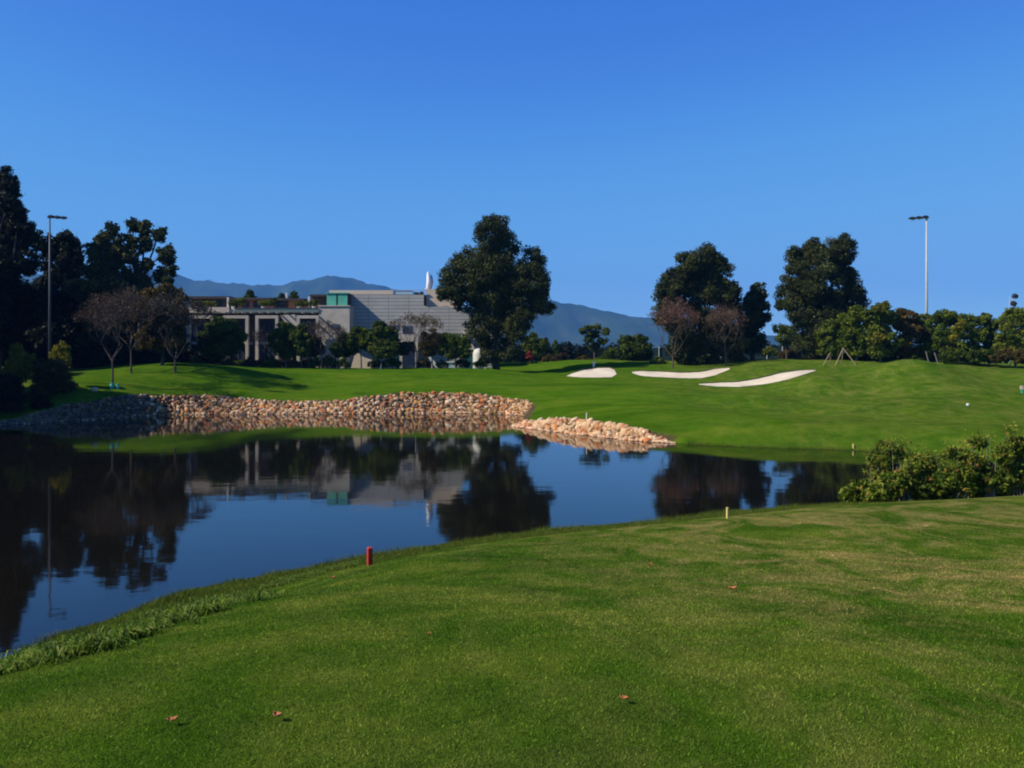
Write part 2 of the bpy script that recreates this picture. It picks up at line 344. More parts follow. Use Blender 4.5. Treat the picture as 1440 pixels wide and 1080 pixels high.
def g(x, y): return float(terr(np.array([x]), np.array([y]))[0])
def hit(px, py, dmin=3.0, dmax=150.0):
    """point of the terrain seen at a photograph position"""
    D = np.arange(dmin, dmax, 0.15); X = (px - CX) * D / F; Z = CAMZ - (py - HZ) * D / F
    T = terr(X, D); k = np.argmax(Z <= T)
    if Z[k] > T[k]: k = len(D) - 1
    return X[k], D[k], T[k]

def axis_pts(segs):
    out = []
    for a, b, s in segs: out += list(np.arange(a, b, s))
    out.append(segs[-1][1]); return np.array(out)
gx = axis_pts([(-4000, -800, 800), (-800, -200, 100), (-200, -60, 8), (-60, -12, .4), (-12, 20, .16), (20, 60, .45), (60, 200, 8), (200, 800, 100), (800, 6000, 800)])
gy = axis_pts([(-50, -8, 6), (-8, 8, .4), (8, 33, .16), (33, 112, .33), (112, 200, 6), (200, 800, 100), (800, 4800, 800)])
GX, GY = np.meshgrid(gx, gy); GZ = terr(GX, GY)
nx, ny = len(gx), len(gy)
idx = np.arange(nx * ny).reshape(ny, nx)
Fq = np.stack([idx[:-1, :-1], idx[:-1, 1:], idx[1:, 1:], idx[1:, :-1]], -1).reshape(-1, 4)
def zones(X, Y, d):
    z = np.zeros(X.shape + (4,)); z[..., 3] = 1
    z[..., 0] = smooth((Y - 36) / 16) * (0.95 - .55 * smooth((X - 6) / 20) - .35 * smooth((-24 - X) / 8))
    z[..., 1] = np.minimum(1, smooth((X + 1.5 + (Y - 8) * .10) / 8) * smooth((30 - Y) / 4) + .12 * smooth((30 - Y) / 4)) + .32 * smooth((X - 4) / 22) * smooth((Y - 40) / 12)
    z[..., 2] = np.where(Y > 34, smooth((.28 - d) / .2), smooth((.8 - d) / .5) * .8)
    z[..., 2] = np.maximum(z[..., 2], ((Y > 49) & (X < 9.5)) * smooth((1.02 - d) / .12))
    z[..., 2] = np.maximum(z[..., 2], smooth((-36 + 0 - X) / 8) * (Y > 40) * .5)
    return z
zone = zones(GX, GY, sdist(GX, GY))
ground = mesh_np('ground', np.stack([GX, GY, GZ], -1).reshape(-1, 3), Fq, M['turf'], v=zone.reshape(-1, 4), smooth=True)
tag(ground, kind='structure')
wm = MB(); wm.raw([(-75, -20, 0), (30, -20, 0), (30, 82, 0), (-75, 82, 0)], [(0, 1, 2, 3)])
tag(wm.build('water', M['water']), kind='structure')

# bunkers
def interp_curve(pts, xs):
    p = np.array(pts, float); return np.interp(xs, p[:, 0], p[:, 1])
def bunker(bot, top, label):
    x0 = bot[0][0]; x1 = bot[-1][0]; nu = 46; nv = 8
    us = np.linspace(0, 1, nu); us = 0.5 - 0.5 * np.cos(us * PI); xs = x0 + (x1 - x0) * us
    yb = interp_curve(bot, xs); yt = interp_curve(top, xs); V = []
    for i, x in enumerate(xs):
        for j in range(nv):
            f = j / (nv - 1); X, Y, Z = hit(x, yb[i] * (1 - f) + yt[i] * f, 60)
            V.append((X, Y, Z + .035 + .02 * math.sin(PI * f)))
    I = np.arange(nu * nv).reshape(nu, nv)
    Fc = np.stack([I[:-1, :-1], I[1:, :-1], I[1:, 1:], I[:-1, 1:]], -1).reshape(-1, 4)
    o = mesh_np('sand_bunker', np.array(V), Fc, M['sand'], smooth=True)
    tag(o, label, kind='structure')
    # turf lip along the far edge
    m = MB(); up = [V[i * nv + nv - 1] for i in range(nu)]
    m.tube([(a[0], a[1] + .12, a[2] + .02) for a in up], [.02 + .10 * math.sin(PI * i / (nu - 1)) for i in range(nu)], 6)
    tag(m.build('bunker_lip', M['lip'], o, smooth=True))
M['lip'] = simple('turf_lip', (0.05, 0.075, 0.012), (0.04, 0.035, 0.015), 0.95, 2)
bunker([(797, 529.5), (812, 531), (840, 531.4), (860, 531), (867, 527)], [(797, 529), (808, 524.5), (822, 520.5), (840, 518.2), (858, 518), (865, 521), (867, 526)], 'small rounded white sand bunker left of the other two')
bunker([(889, 525), (900, 529), (925, 530.8), (960, 532.5), (985, 532.5), (1005, 528.5), (1026, 520)], [(889, 523.5), (900, 522.5), (930, 523.5), (960, 525), (985, 524), (1005, 519.5), (1026, 518)], 'middle crescent white sand bunker under the bare pink tree')
bunker([(983, 541.5), (1005, 544), (1040, 544.5), (1075, 541), (1105, 535), (1147, 522)], [(983, 540.5), (1010, 539), (1040, 538), (1065, 534), (1100, 525), (1125, 521.5), (1147, 521)], 'long curved white sand bunker nearest the camera')

# ------------------------------------------------------------------ stone walls
def ico():
    t = (1 + 5 ** .5) / 2
    v = np.array([(-1, t, 0), (1, t, 0), (-1, -t, 0), (1, -t, 0), (0, -1, t), (0, 1, t), (0, -1, -t), (0, 1, -t), (t, 0, -1), (t, 0, 1), (-t, 0, -1), (-t, 0, 1)]); v /= np.linalg.norm(v[0])
    f = [(0, 11, 5), (0, 5, 1), (0, 1, 7), (0, 7, 10), (0, 10, 11), (1, 5, 9), (5, 11, 4), (11, 10, 2), (10, 7, 6), (7, 1, 8), (3, 9, 4), (3, 4, 2), (3, 2, 6), (3, 6, 8), (3, 8, 9), (4, 9, 5), (2, 4, 11), (6, 2, 10), (8, 6, 7), (9, 8, 1)]
    v = list(map(tuple, v)); mid = {}; nf = []
    def m(a, b):
        k = (min(a, b), max(a, b))
        if k not in mid:
            p = (np.array(v[a]) + np.array(v[b])) / 2; v.append(tuple(p / np.linalg.norm(p))); mid[k] = len(v) - 1
        return mid[k]
    for a, b, c in f:
        ab, bc, ca = m(a, b), m(b, c), m(c, a); nf += [(a, ab, ca), (b, bc, ab), (c, ca, bc), (ab, bc, ca)]
    return np.array(v), np.array(nf)
IV, IF = ico()
def stones(centers, sizes, name, label, parent_loc, tint):
    Vs = []; Fs = []; A = []
    for i, (c, s) in enumerate(zip(centers, sizes)):
        q = IV * (1 + rng.uniform(-.2, .2, (len(IV), 1)))
        q = np.sign(q) * np.abs(q) ** 0.5; q = q * rng.uniform(.75, 1.1, (1, 3))   # blocky, split faces
        ax = rng.normal(size=3) * np.array([.25, 1, .25]); ax /= np.linalg.norm(ax); th = rng.uniform(-PI, PI) if abs(ax[1]) > .96 else rng.uniform(-.55, .55); K = np.array([[0, -ax[2], ax[1]], [ax[2], 0, -ax[0]], [-ax[1], ax[0], 0]])
        R = np.eye(3) + math.sin(th) * K + (1 - math.cos(th)) * K @ K
        q = (q * s * np.array([1.12, .62, .86])) @ R.T + c
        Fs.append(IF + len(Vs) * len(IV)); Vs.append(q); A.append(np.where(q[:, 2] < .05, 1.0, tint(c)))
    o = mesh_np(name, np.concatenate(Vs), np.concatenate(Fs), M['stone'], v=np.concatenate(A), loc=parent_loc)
    return tag(o, label, 'wall')
def wall_points(i0, i1, step, rows, smin, smax, taper=False):
    """stones bedded on the ramp between the water's edge and the lawn"""
    seg = SH[i0:i1 + 1]; cs = []; ss = []
    L_ = np.r_[0, np.cumsum(np.hypot(*np.diff(seg, axis=0).T))]
    for j in range(rows):
        u = j / (rows - 1)
        for s in np.arange(0, L_[-1], step):
            s2 = min(L_[-1], max(0, s + rng.uniform(-.4, .4) * step)); x = np.interp(s2, L_, seg[:, 0]); y = np.interp(s2, L_, seg[:, 1])
            k = min(len(seg) - 2, int(np.searchsorted(L_, s2)) - 1 if s2 > 0 else 0); k = max(k, 0); d = seg[k + 1] - seg[k]; d /= np.hypot(*d)
            n = np.array([d[1], -d[0]])                          # points on to the land for this winding
            if sdist(np.array([x + n[0] * .3]), np.array([y + n[1] * .3]))[0] < 0: n = -n
            tq = min(1, .2 + s2 / 3.6) if taper else 1; off = -.08 + u * .92 * tq + rng.uniform(-.05, .05); X, Y = x + n[0] * off, y + n[1] * off
            tp = min(1, (L_[-1] - s2) / 2.5 + .35, (s2 / 4 + .42) if taper else s2 / 2 + .4); cs.append((X, Y)); ss.append((smin * .75 + (smax * 1.08 - smin * .75) * rng.random() ** 1.5) * tp)
    cs = np.array(cs); z = np.maximum(terr(cs[:, 0], cs[:, 1]), -.12); ss = np.array(ss)
    keep = np.ones(len(cs), bool)
    return np.c_[cs, z + .02][keep], ss[keep]
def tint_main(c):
    if c[0] < -30.2 + rng.normal(0, .7): return rng.choice([rng.uniform(.955, 1), rng.uniform(0, .03), 1.0])  # left end of the wall: its shade is put into the stone colour
    # paler, creamier stone towards the right-hand end, more grey and rust towards the left
    r = rng.random(); k = np.clip((c[0] + 30) / 32, 0, 1)
    if r < .14 * (1 - k) + .05: return rng.uniform(.94, 1)
    if r < .46 - .16 * k: return rng.uniform(.68, .90)
    if r < .50 + .10 * (1 - k): return rng.uniform(.04, .16)
    return rng.uniform(.14, .62)
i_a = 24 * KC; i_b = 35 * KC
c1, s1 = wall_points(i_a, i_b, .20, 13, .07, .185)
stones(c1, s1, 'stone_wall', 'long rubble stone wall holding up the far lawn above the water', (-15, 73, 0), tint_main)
i_a = 18 * KC - 1; i_b = 22 * KC + 1
c2, s2 = wall_points(i_a, i_b, .28, 8, .11, .25, True)
def tint_spit(c):
    r = rng.random()
    return rng.uniform(.68, .86) if r < .2 else (rng.uniform(.93, 1) if r < .04 else rng.uniform(.16, .62))
stones(c2, s2, 'stone_wall', 'short wedge of cream boulders edging the grassy point', (4, 54, 0), tint_spit)

# ------------------------------------------------------------------ foliage
def rdir(n):
    d = rng.normal(size=(n, 3)); return d / np.linalg.norm(d, axis=1)[:, None]
def leaf_quads(C, Nn, size, aspect=.5, droop=0.0):
    n = len(C); u = np.cross(Nn, rdir(n)); u /= np.linalg.norm(u, axis=1)[:, None] + 1e-9
    if droop: u = u * (1 - droop) + np.array([0, 0, -1]) * droop; u /= np.linalg.norm(u, axis=1)[:, None] + 1e-9
    w = np.cross(Nn, u); w /= np.linalg.norm(w, axis=1)[:, None] + 1e-9
    s = size * rng.uniform(.6, 1.35, (n, 1))
    V = np.stack([C - u * s * .5, C + w * s * aspect * .5 - u * s * .05, C + u * s * .5, C - w * s * aspect * .5 - u * s * .05], 1).reshape(-1, 3)
    return V, np.arange(4 * n).reshape(n, 4)
def crown_leaves(blobs, size, cover=4.5, sub=.34, aspect=.5, droop=0.0, tone=0.0, flat=1.0, maxn=115000):
    """blobs: (centre, (rx,ry,rz)).  Leaf clumps spread through each lobe."""
    Cs, Ns, Vs = [], [], []
    for c, r in blobs:
        c = np.array(c); r = np.array(r); rm = r.mean()
        sr = max(sub * rm, size * .8); k = int(max(6, 1.5 * (rm / sr) ** 2 * 3.4))
        d = rdir(k); rad = rng.uniform(.35, 1.0, (k, 1)) ** .6
        sc = c + d * r * rad * (1 - .45 * sr / rm); srr = sr * rng.uniform(.55, 1.25, k)
        ct = rng.uniform(-.27, .27, k)
        area = PI * srr ** 2; m = np.maximum(5, (area * cover / (size * size * aspect * .5) * .55).astype(int))
        for q in range(k):
            e = rdir(m[q]); rr = rng.uniform(.1, 1.12, (m[q], 1)) ** .5
            Cs.append(sc[q] + e * rr * srr[q] * np.array([1, 1, .8 * flat]))
            nn = e * .75 + rdir(m[q]) * .75 + (d[q] * .25); Ns.append(nn / np.linalg.norm(nn, axis=1)[:, None])
            Vs.append(np.clip(rng.normal(.45 + ct[q] + tone, .17, m[q]), 0, 1))
    C = np.concatenate(Cs); Nn = np.concatenate(Ns); V = np.concatenate(Vs)
    if len(C) > maxn:
        s = rng.choice(len(C), maxn, replace=False); C, Nn, V = C[s], Nn[s], V[s]
    vq, fq = leaf_quads(C, Nn, size, aspect, droop)
    return vq, fq, np.repeat(V, 4)
def trunk_mb(base, blobs, r0, fork=.35, seed=0, lean=0.0):
    m = MB(); R = random.Random(seed); base = np.array(base)
    top = max(b[0][2] for b in blobs); cen = np.mean([b[0] for b in blobs], axis=0)
    H = top - base[2]; low = min(b[0][2] - b[1][2] for b in blobs) - base[2]
    fk = base + np.array([(cen[0] - base[0]) * .25, (cen[1] - base[1]) * .25, max(low * .9, H * fork * .6)])
    p1 = base + (fk - base) * .5 + np.array([R.uniform(-.12, .12), R.uniform(-.12, .12), 0]) * H * .06
    m.tube([base - np.array([0, 0, .3]), base + np.array([0, 0, .12 * r0 * 4]), p1, fk], [r0 * 1.5, r0 * 1.08, r0 * .9, r0 * .75], 8)
    for c, r in blobs:
        c = np.array(c); s = fk + (np.array([cen[0], cen[1], c[2]]) - fk) * R.uniform(0, .35) * (1 if c[2] > fk[2] else 0)
        mid = (s + c) / 2 + np.array([R.uniform(-.1, .1), R.uniform(-.1, .1), .12]) * np.linalg.norm(c - s)
        rr = r0 * .5 * R.uniform(.7, 1)
        if np.linalg.norm(s - fk) > .05: m.tube([fk, s], [r0 * .72, rr * 1.1], 6)
        m.tube([s, mid, c], [rr, rr * .65, rr * .25], 6)
        for q in range(4):
            e = c + np.array([R.gauss(0, .45), R.gauss(0, .45), R.gauss(.2, .4)]) * np.array(r); st = mid + (c - mid) * R.random()
            m.tube([st, (st + e) / 2 + np.array([0, 0, .05]), e], [rr * .3, rr * .2, rr * .06], 4)
    return m
def tree(name, label, px, D, blobs, leaf='euc', size=.3, cover=4.5, r0=.3, sub=.34, bark='bark', cat='tree', group=None, basey=None, depth=.85, aspect=.58, droop=0, tone=0, trunk=True, spread=.5, extra=None, z0=None):
    """blobs in photograph pixels (px, py, rx, ry [, metres nearer]) at distance D"""
    bx = (px - CX) * D / F; bz = g(bx, D) if z0 is None else z0; base = np.array([bx, D, bz])
    B = []
    xs = [b[0] for b in blobs]; wid = (max(xs) - min(xs)) * D / F
    if size == .23: blobs = [(b[0], b[1] + (b[3] * .08), b[2] * 1.1, b[3] * 1.08) + tuple(b[4:]) for b in blobs]; spread *= .75
    for b in blobs:
        c = W(b[0], b[1], D); s = D / F; rx, rz = b[2] * s, b[3] * s
        dy = b[4] if len(b) > 4 else rng.uniform(-.5, .5) * spread * max(wid, rx)
        B.append((np.array([c[0], D + dy, c[2]]), np.array([rx, depth * (rx + rz) / 2, rz])))
    root = empty(name, base, label, cat, group)
    v, f, a = crown_leaves(B, size, cover, sub, aspect, droop, tone)
    mesh_np('crown', v, f, M[leaf], root, v=a)
    if extra:
        B2 = []
        for lf, bl, tn in extra:
            BB = [(np.array([W(b[0], b[1], D)[0], D - (b[4] if len(b) > 4 else 0.6), W(b[0], b[1], D)[2]]), np.array([b[2], (b[2] + b[3]) / 2 * .8, b[3]]) * D / F) for b in bl]
            for q in BB: v, f, a = crown_leaves([q], size, cover * .7, sub, aspect, droop, tn); mesh_np('leaf_cluster', v, f, M[lf], root, v=a)
    if trunk: trunk_mb(base, B, r0, seed=int(px)).build('trunk', M[bark], root, smooth=True)
    return root
def bare_tree(name, label, px, D, H, Wd, leaf='brown', nleaf=900, size=.16, r0=.13, levels=6, seed=1, bark='twig', group=None, clear=.28, z0=None, vase=.5):
    R = random.Random(seed); bx = (px - CX) * D / F; bz = g(bx, D); base = np.array([bx, D, bz]); m = MB(); tips = []
    cen = base + np.array([0, 0, H * (clear + (1 - clear) * .5)]); rx = Wd / 2; rz = H * (1 - clear) / 2
    def grow(p, d, ln, r, lv):
        q = p + d * ln; mid = (p + q) / 2 + np.array([R.gauss(0, .05), R.gauss(0, .05), R.gauss(0, .03)]) * ln
        m.tube([p, mid, q], [r, r * .85, r * .68], 5 if lv > 3 else 3, cap=False)
        tips.append((q, lv))
        if lv <= 0: return
        for k in range(R.choice((2, 3, 3)) if lv > 1 else 3):
            nd = d + np.array([R.gauss(0, vase), R.gauss(0, vase), R.gauss(.13, .34)]); nd /= np.linalg.norm(nd)
            e = (q + nd * ln * .8 - cen) / np.array([rx, rx, rz])
            if np.linalg.norm(e) > 1.05 + .3 * math.sin(7 * math.atan2(e[2], e[0])):
                nd = nd - e * .6; nd /= np.linalg.norm(nd)
            grow(q, nd, ln * R.uniform(.66, .86), r * .62, lv - 1)
    m.tube([base - np.array([0, 0, .2]), base + np.array([0.03, 0, H * clear * .5]), base + np.array([0, 0, H * clear])], [r0 * 1.25, r0, r0 * .85], 7)
    for k in range(4):
        a = k * PI / 2 + R.uniform(-.5, .5); d = np.array([math.cos(a) * .75, math.sin(a) * .75, 1]); d /= np.linalg.norm(d)
        grow(base + np.array([0, 0, H * clear * (.9 + .1 * (k % 2))]), d, H * (1 - clear) * .30, r0 * .6, levels - 2)
    root = empty(name, base, label, 'tree', group)
    m.build('trunk', M[bark], root)
    if nleaf:
        T = np.array([t[0] for t in tips if t[1] <= 2]); c = T[rng.integers(0, len(T), nleaf)] + rng.normal(0, Wd * .025, (nleaf, 3))
        v, f = leaf_quads(c, rdir(nleaf), size, .6); mesh_np('crown', v, f, M[leaf], root, v=np.repeat(rng.random(nleaf), 4))
    return root

# --- eucalyptus in the middle
tree('eucalyptus_tree', 'tallest dark eucalyptus standing alone right of the grey building', 698, 92, [
    (688, 330, 22, 32), (704, 318, 12, 26), (714, 345, 20, 26), (690, 365, 32, 26), (654, 368, 26, 24), (638, 385, 18, 18), (632, 403, 20, 18), (660, 400, 30, 26), (622, 412, 11, 12, 0),
    (698, 405, 38, 32), (750, 368, 20, 28), (742, 395, 30, 26), (762, 400, 12, 22), (736, 420, 34, 22), (765, 433, 18, 9, 0), (700, 440, 40, 26), (672, 458, 20, 28), (700, 475, 34, 24), (725, 462, 20, 22), (688, 500, 16, 12), (716, 497, 20, 12), (700, 380, 34, 34), (720, 395, 28, 26), (672, 385, 28, 28), (735, 445, 22, 18), (655, 425, 20, 16)],
    size=.23, cover=6.5, r0=.36, sub=.36, spread=.35)
# --- right-hand pair
tree('eucalyptus_tree', 'broad domed dark eucalyptus behind the pink bare tree', 990, 97, [
    (990, 365, 28, 26), (970, 372, 24, 22), (1008, 380, 22, 26), (952, 392, 24, 22), (940, 412, 20, 22), (935, 440, 16, 26), (1005, 405, 34, 20), (1022, 420, 22, 30), (1030, 450, 20, 30), (948, 445, 12, 22), (985, 395, 30, 16),
    (980, 440, 18, 18), (1000, 450, 26, 26), (960, 470, 28, 24), (1000, 485, 34, 20), (1030, 485, 22, 20), (975, 420, 22, 18), (955, 495, 20, 14), (985, 500, 26, 12)], size=.23, cover=6.2, r0=.34, sub=.36, spread=.35)
tree('eucalyptus_tree', 'narrow lower eucalyptus leaning beside the broad domed one', 1058, 99, [
    (1068, 410, 13, 18), (1058, 425, 20, 18), (1070, 440, 14, 22), (1055, 455, 22, 22), (1060, 482, 18, 22), (1046, 470, 16, 26)], size=.27, cover=5.5, r0=.28, sub=.32)
tree('eucalyptus_tree', 'tall rounded dark eucalyptus farthest right of the big trees', 1158, 94, [
    (1130, 362, 20, 22), (1150, 352, 18, 22), (1182, 350, 20, 24), (1165, 365, 26, 26), (1118, 385, 20, 24), (1190, 380, 18, 24), (1200, 405, 16, 24), (1112, 415, 18, 26), (1150, 400, 36, 30), (1178, 425, 30, 26), (1208, 425, 14, 14),
    (1125, 440, 24, 26), (1155, 455, 34, 28), (1140, 480, 24, 22), (1180, 470, 22, 24), (1160, 495, 26, 14), (1135, 405, 24, 24), (1185, 440, 24, 24)], size=.23, cover=6.5, r0=.34, sub=.38, spread=.4)
# --- left wood
tree('pine_tree', 'tallest dark pine at the left edge with upswept tips', -5, 80, [
    (0, 255, 14, 28), (12, 268, 14, 20), (22, 290, 16, 16), (34, 300, 12, 14), (0, 300, 28, 30), (-22, 290, 22, 30), (20, 325, 30, 26), (-10, 350, 40, 34), (25, 365, 34, 30), (0, 410, 44, 40), (-30, 400, 36, 40), (30, 430, 30, 34), (0, 465, 40, 30), (42, 325, 12, 14)],
    leaf='pine', size=.34, cover=4.6, r0=.4, sub=.24, aspect=.3)
tree('pine_tree', 'dark round topped pine behind the left floodlight', 88, 86, [
    (60, 340, 18, 18), (92, 345, 24, 24), (75, 365, 32, 28), (105, 370, 22, 26), (80, 405, 38, 32), (55, 440, 32, 32), (100, 440, 32, 32), (80, 475, 38, 26)], leaf='pine', size=.32, cover=4.6, r0=.32, sub=.28)
tree('eucalyptus_tree', 'dark eucalyptus between the round pine and the airy one', 140, 84, [
    (135, 350, 20, 20), (150, 340, 14, 16), (140, 375, 30, 26), (125, 405, 30, 26), (158, 400, 26, 26), (140, 440, 34, 28), (140, 475, 34, 26)], size=.3, cover=4.2, r0=.3)
tree('eucalyptus_tree', 'airy eucalyptus with sky gaps at the left', 196, 87, [
    (162, 325, 11, 15), (186, 317, 13, 14), (202, 322, 12, 16), (222, 328, 12, 14), (175, 345, 22, 18), (200, 345, 18, 14), (160, 360, 20, 20), (184, 362, 20, 12), (236, 358, 15, 17), (242, 378, 10, 16), (225, 385, 12, 14), (170, 385, 24, 18), (196, 395, 22, 14), (210, 372, 10, 12), (240, 398, 10, 9)],
    size=.3, cover=3.4, r0=.3, sub=.34, spread=.3)
tree('broadleaf_tree', 'olive and orange autumn tree beside the left end of building', 228, 80, [
    (212, 478, 26, 18), (245, 480, 26, 18), (230, 448, 34, 22), (215, 415, 24, 16), (240, 412, 22, 14), (258, 425, 14, 14), (225, 435, 30, 18), (205, 440, 18, 18), (250, 445, 20, 16), (228, 462, 30, 16)], leaf='olive', size=.26, cover=3.2, r0=.2)
bare_tree('bare_tree', 'brown nearly leafless tree nearest the turquoise markers', 158, 72, 8.0, 4.8, 'brown', 2200, .15, .08, 8, 3, vase=.6)
bare_tree('bare_tree', 'thin brown leafless tree right behind the nearest one', 184, 76.5, 7.8, 4.2, 'brown', 1200, .15, .08, 8, 5, vase=.6)
bare_tree('bare_tree', 'wide dark grey leafless tree at the left building corner', 246, 77.5, 7.4, 5.6, 'greybrown', 6500, .16, .10, 8, 8, clear=.16, vase=.62)
for i, (px, D, cy, rx, ry, lf, lab) in enumerate([
    (20, 88, 450, 46, 50, 'pine', 'dark pine deep in the wood behind the left weeping shrubs'), (110, 92, 455, 46, 44, 'pine', 'dark pine behind the brown leafless tree trunk'),
    (190, 95, 425, 30, 30, 'euc', 'dark tree crown closing the gap under the airy eucalyptus'), (165, 97, 455, 40, 42, 'euc', 'dark tree filling the gap behind the two brown leafless trees'), (230, 100, 470, 44, 34, 'green', 'dark green tree behind the grey leafless tree'),
    (-60, 62, 370, 60, 110, 'pine', 'dark pine cut off by the left frame edge'), (-120, 60, 340, 60, 120, 'pine', 'big dark pine just outside the left edge'), (-150, 62, 330, 70, 130, 'pine', 'big dark pine outside the left edge beyond')]):
    bl = [(px + rng.uniform(-.6, .6) * rx, cy + rng.uniform(-.7, .8) * ry, rx * rng.uniform(.4, .6), ry * rng.uniform(.35, .5)) for k in range(9)] + [(px, cy, rx * .7, ry * .8), (px, cy + ry * .6, rx * .8, ry * .5)]
    tree('pine_tree' if lf == 'pine' else 'broadleaf_tree', lab, px, D, bl, leaf=lf, size=.36, cover=6, r0=.35)
# far-left row that keeps the left end of the wall in shade
for i, (x, y, h) in enumerate([(-49, 77, 11), (-56, 84, 14), (-49, 64, 13), (-58, 70, 16), (-62, 84, 18), (-45, 57, 14), (-47, 51, 15), (-54, 57, 17)]):
    px = CX + x * F / y; sc = F / y
    bl = [(px + rng.uniform(-1, 1) * 2.4 * sc, HZ - (rng.uniform(.25, .95) * h - 2.5) * sc, 2.0 * sc, 2.0 * sc) for k in range(12)]
    tree('pine_tree', ['dark pine just behind the wall at the left', 'tall dark pine rising behind the left floodlight base', 'dark pine above the shaded end of the stone wall', 'tall pine hidden in the left wood', 'dark pine at the back of the left wood', 'dark pine on the bank left of the wall end', 'dark pine leaning over the far left water', 'tall dark pine on the far left bank'][i], px, y, bl, leaf='pine', size=.36, cover=3.5, r0=.3)

# --- shrubs by the left bank
def shrub(name, label, px, D, blobs, leaf, size=.14, cover=4, droop=0, group=None, tone=0, bark='twig', aspect=.45, sub=.34, cat='shrub'):
    r = tree(name, label, px, D, blobs, leaf=leaf, size=size, cover=cover, r0=.05, droop=droop, group=group, tone=tone, bark=bark, aspect=aspect, sub=sub, cat=cat)
    return r
shrub('weeping_shrub', 'tall yellow green weeping shrub at the far left bank', 22, 68, [(22, 495, 10, 14), (18, 520, 10, 24), (28, 515, 10, 26), (42, 512, 8, 16), (24, 545, 9, 18)], 'yellow', .22, 3.2, droop=.75, tone=-.1)
shrub('weeping_shrub', 'bright yellow green weeping shrub by the floodlight pole', 86, 70, [(88, 490, 12, 10), (82, 502, 12, 12), (94, 505, 8, 14)], 'yellow', .2, 3.2, droop=.7, tone=-.05)
shrub('shrub', 'olive brown rounded shrub between the two weeping ones', 66, 67.5, [(60, 515, 18, 14), (80, 520, 20, 16), (62, 540, 24, 18), (92, 538, 18, 16), (50, 560, 20, 14)], 'olive', .2, 3.6, tone=-.1)
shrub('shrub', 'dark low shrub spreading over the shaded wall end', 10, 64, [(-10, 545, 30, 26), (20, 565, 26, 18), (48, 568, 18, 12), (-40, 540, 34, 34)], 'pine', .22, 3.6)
shrub('shrub', 'small dark green shrub on the wall top left of turquoise markers', 118, 69.5, [(112, 553, 12, 6), (100, 560, 12, 6)], 'olive', .14, 3)

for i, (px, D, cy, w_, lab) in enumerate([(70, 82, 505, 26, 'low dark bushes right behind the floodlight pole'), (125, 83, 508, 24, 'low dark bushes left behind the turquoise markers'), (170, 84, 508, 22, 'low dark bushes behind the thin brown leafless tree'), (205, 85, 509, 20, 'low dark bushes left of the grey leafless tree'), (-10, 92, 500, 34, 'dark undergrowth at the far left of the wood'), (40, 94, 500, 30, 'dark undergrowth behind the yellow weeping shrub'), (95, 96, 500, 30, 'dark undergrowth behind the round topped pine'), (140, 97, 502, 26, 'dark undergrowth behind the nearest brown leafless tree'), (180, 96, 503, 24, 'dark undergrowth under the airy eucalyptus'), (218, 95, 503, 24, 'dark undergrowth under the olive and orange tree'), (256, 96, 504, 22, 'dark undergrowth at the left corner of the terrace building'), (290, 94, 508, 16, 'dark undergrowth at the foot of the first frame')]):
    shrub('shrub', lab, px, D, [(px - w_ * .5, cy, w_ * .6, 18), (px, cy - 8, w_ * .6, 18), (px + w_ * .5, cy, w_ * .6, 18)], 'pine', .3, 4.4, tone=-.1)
# --- trees in front of the building
FD = -3
FR = [
    (314, 95, 'green', 'dark green broadleaf tree before the first concrete frame', [(312, 462, 24, 15), (298, 475, 16, 14), (328, 478, 16, 18), (312, 488, 26, 16), (292, 492, 12, 12)], .24, -.15),
    (402, 95, 'green', 'green broadleaf tree before the second concrete frame', [(402, 466, 16, 11), (392, 480, 14, 14), (415, 482, 16, 14), (404, 494, 18, 10)], .22, 0),
    (436, 96, 'olive', 'small olive tree left of the pale concrete tower', [(436, 480, 14, 10), (430, 492, 12, 10), (446, 490, 12, 10)], .2, 0),
    (486, 96, 'green', 'slim green tree in front of the concrete tower base', [(486, 482, 14, 12), (478, 492, 12, 10), (494, 490, 10, 12)], .2, -.05),
    (508, 95, 'green', 'dark green tree over the white sloping wall', [(506, 468, 13, 8), (500, 480, 12, 12), (514, 482, 12, 12)], .2, 0),
    (536, 94, 'yellowgreen', 'rounded yellow green tree in the middle of the grey wall', [(533, 462, 12, 10), (546, 472, 14, 12), (528, 478, 14, 14), (545, 490, 16, 12), (532, 494, 14, 10)], .2, -.22),
    (608, 94, 'olive', 'loose olive tree right of the bare pale one', [(604, 472, 12, 10), (614, 480, 12, 12), (602, 490, 12, 12)], .2, -.1),
    (640, 94, 'green', 'rounded green tree left of the tall eucalyptus', [(630, 478, 12, 10), (648, 480, 13, 10), (636, 492, 18, 12), (654, 493, 10, 10)], .2, .08)]
for px, D, lf, lab, bl, sz, tn in FR:
    D += FD; bl = [(b[0], b[1], b[2] * 1.22, b[3] * 1.2) for b in bl]
    tree('broadleaf_tree', lab, px, D, bl, leaf=lf, size=sz, cover=5.0, r0=.10, bark='palebark', tone=tn)
bare_tree('bare_tree', 'pale leafless tree in front of the clad wall', 586, 91, 6.4, 4.4, 'olive', 2000, .14, .09, 7, 21)
bare_tree('bare_tree', 'leafless tree before the last concrete frame', 452, 91, 5.8, 4.4, 'brown', 1400, .13, .08, 6, 22)
bare_tree('bare_tree', 'small leafless tree at the foot of concrete tower', 471, 93, 4.8, 3.6, 'brown', 1100, .12, .07, 6, 23)
bare_tree('bare_tree', 'small leafless tree before the dark ground floor', 372, 93, 4.6, 3.6, 'brown', 1100, .12, .07, 6, 24)
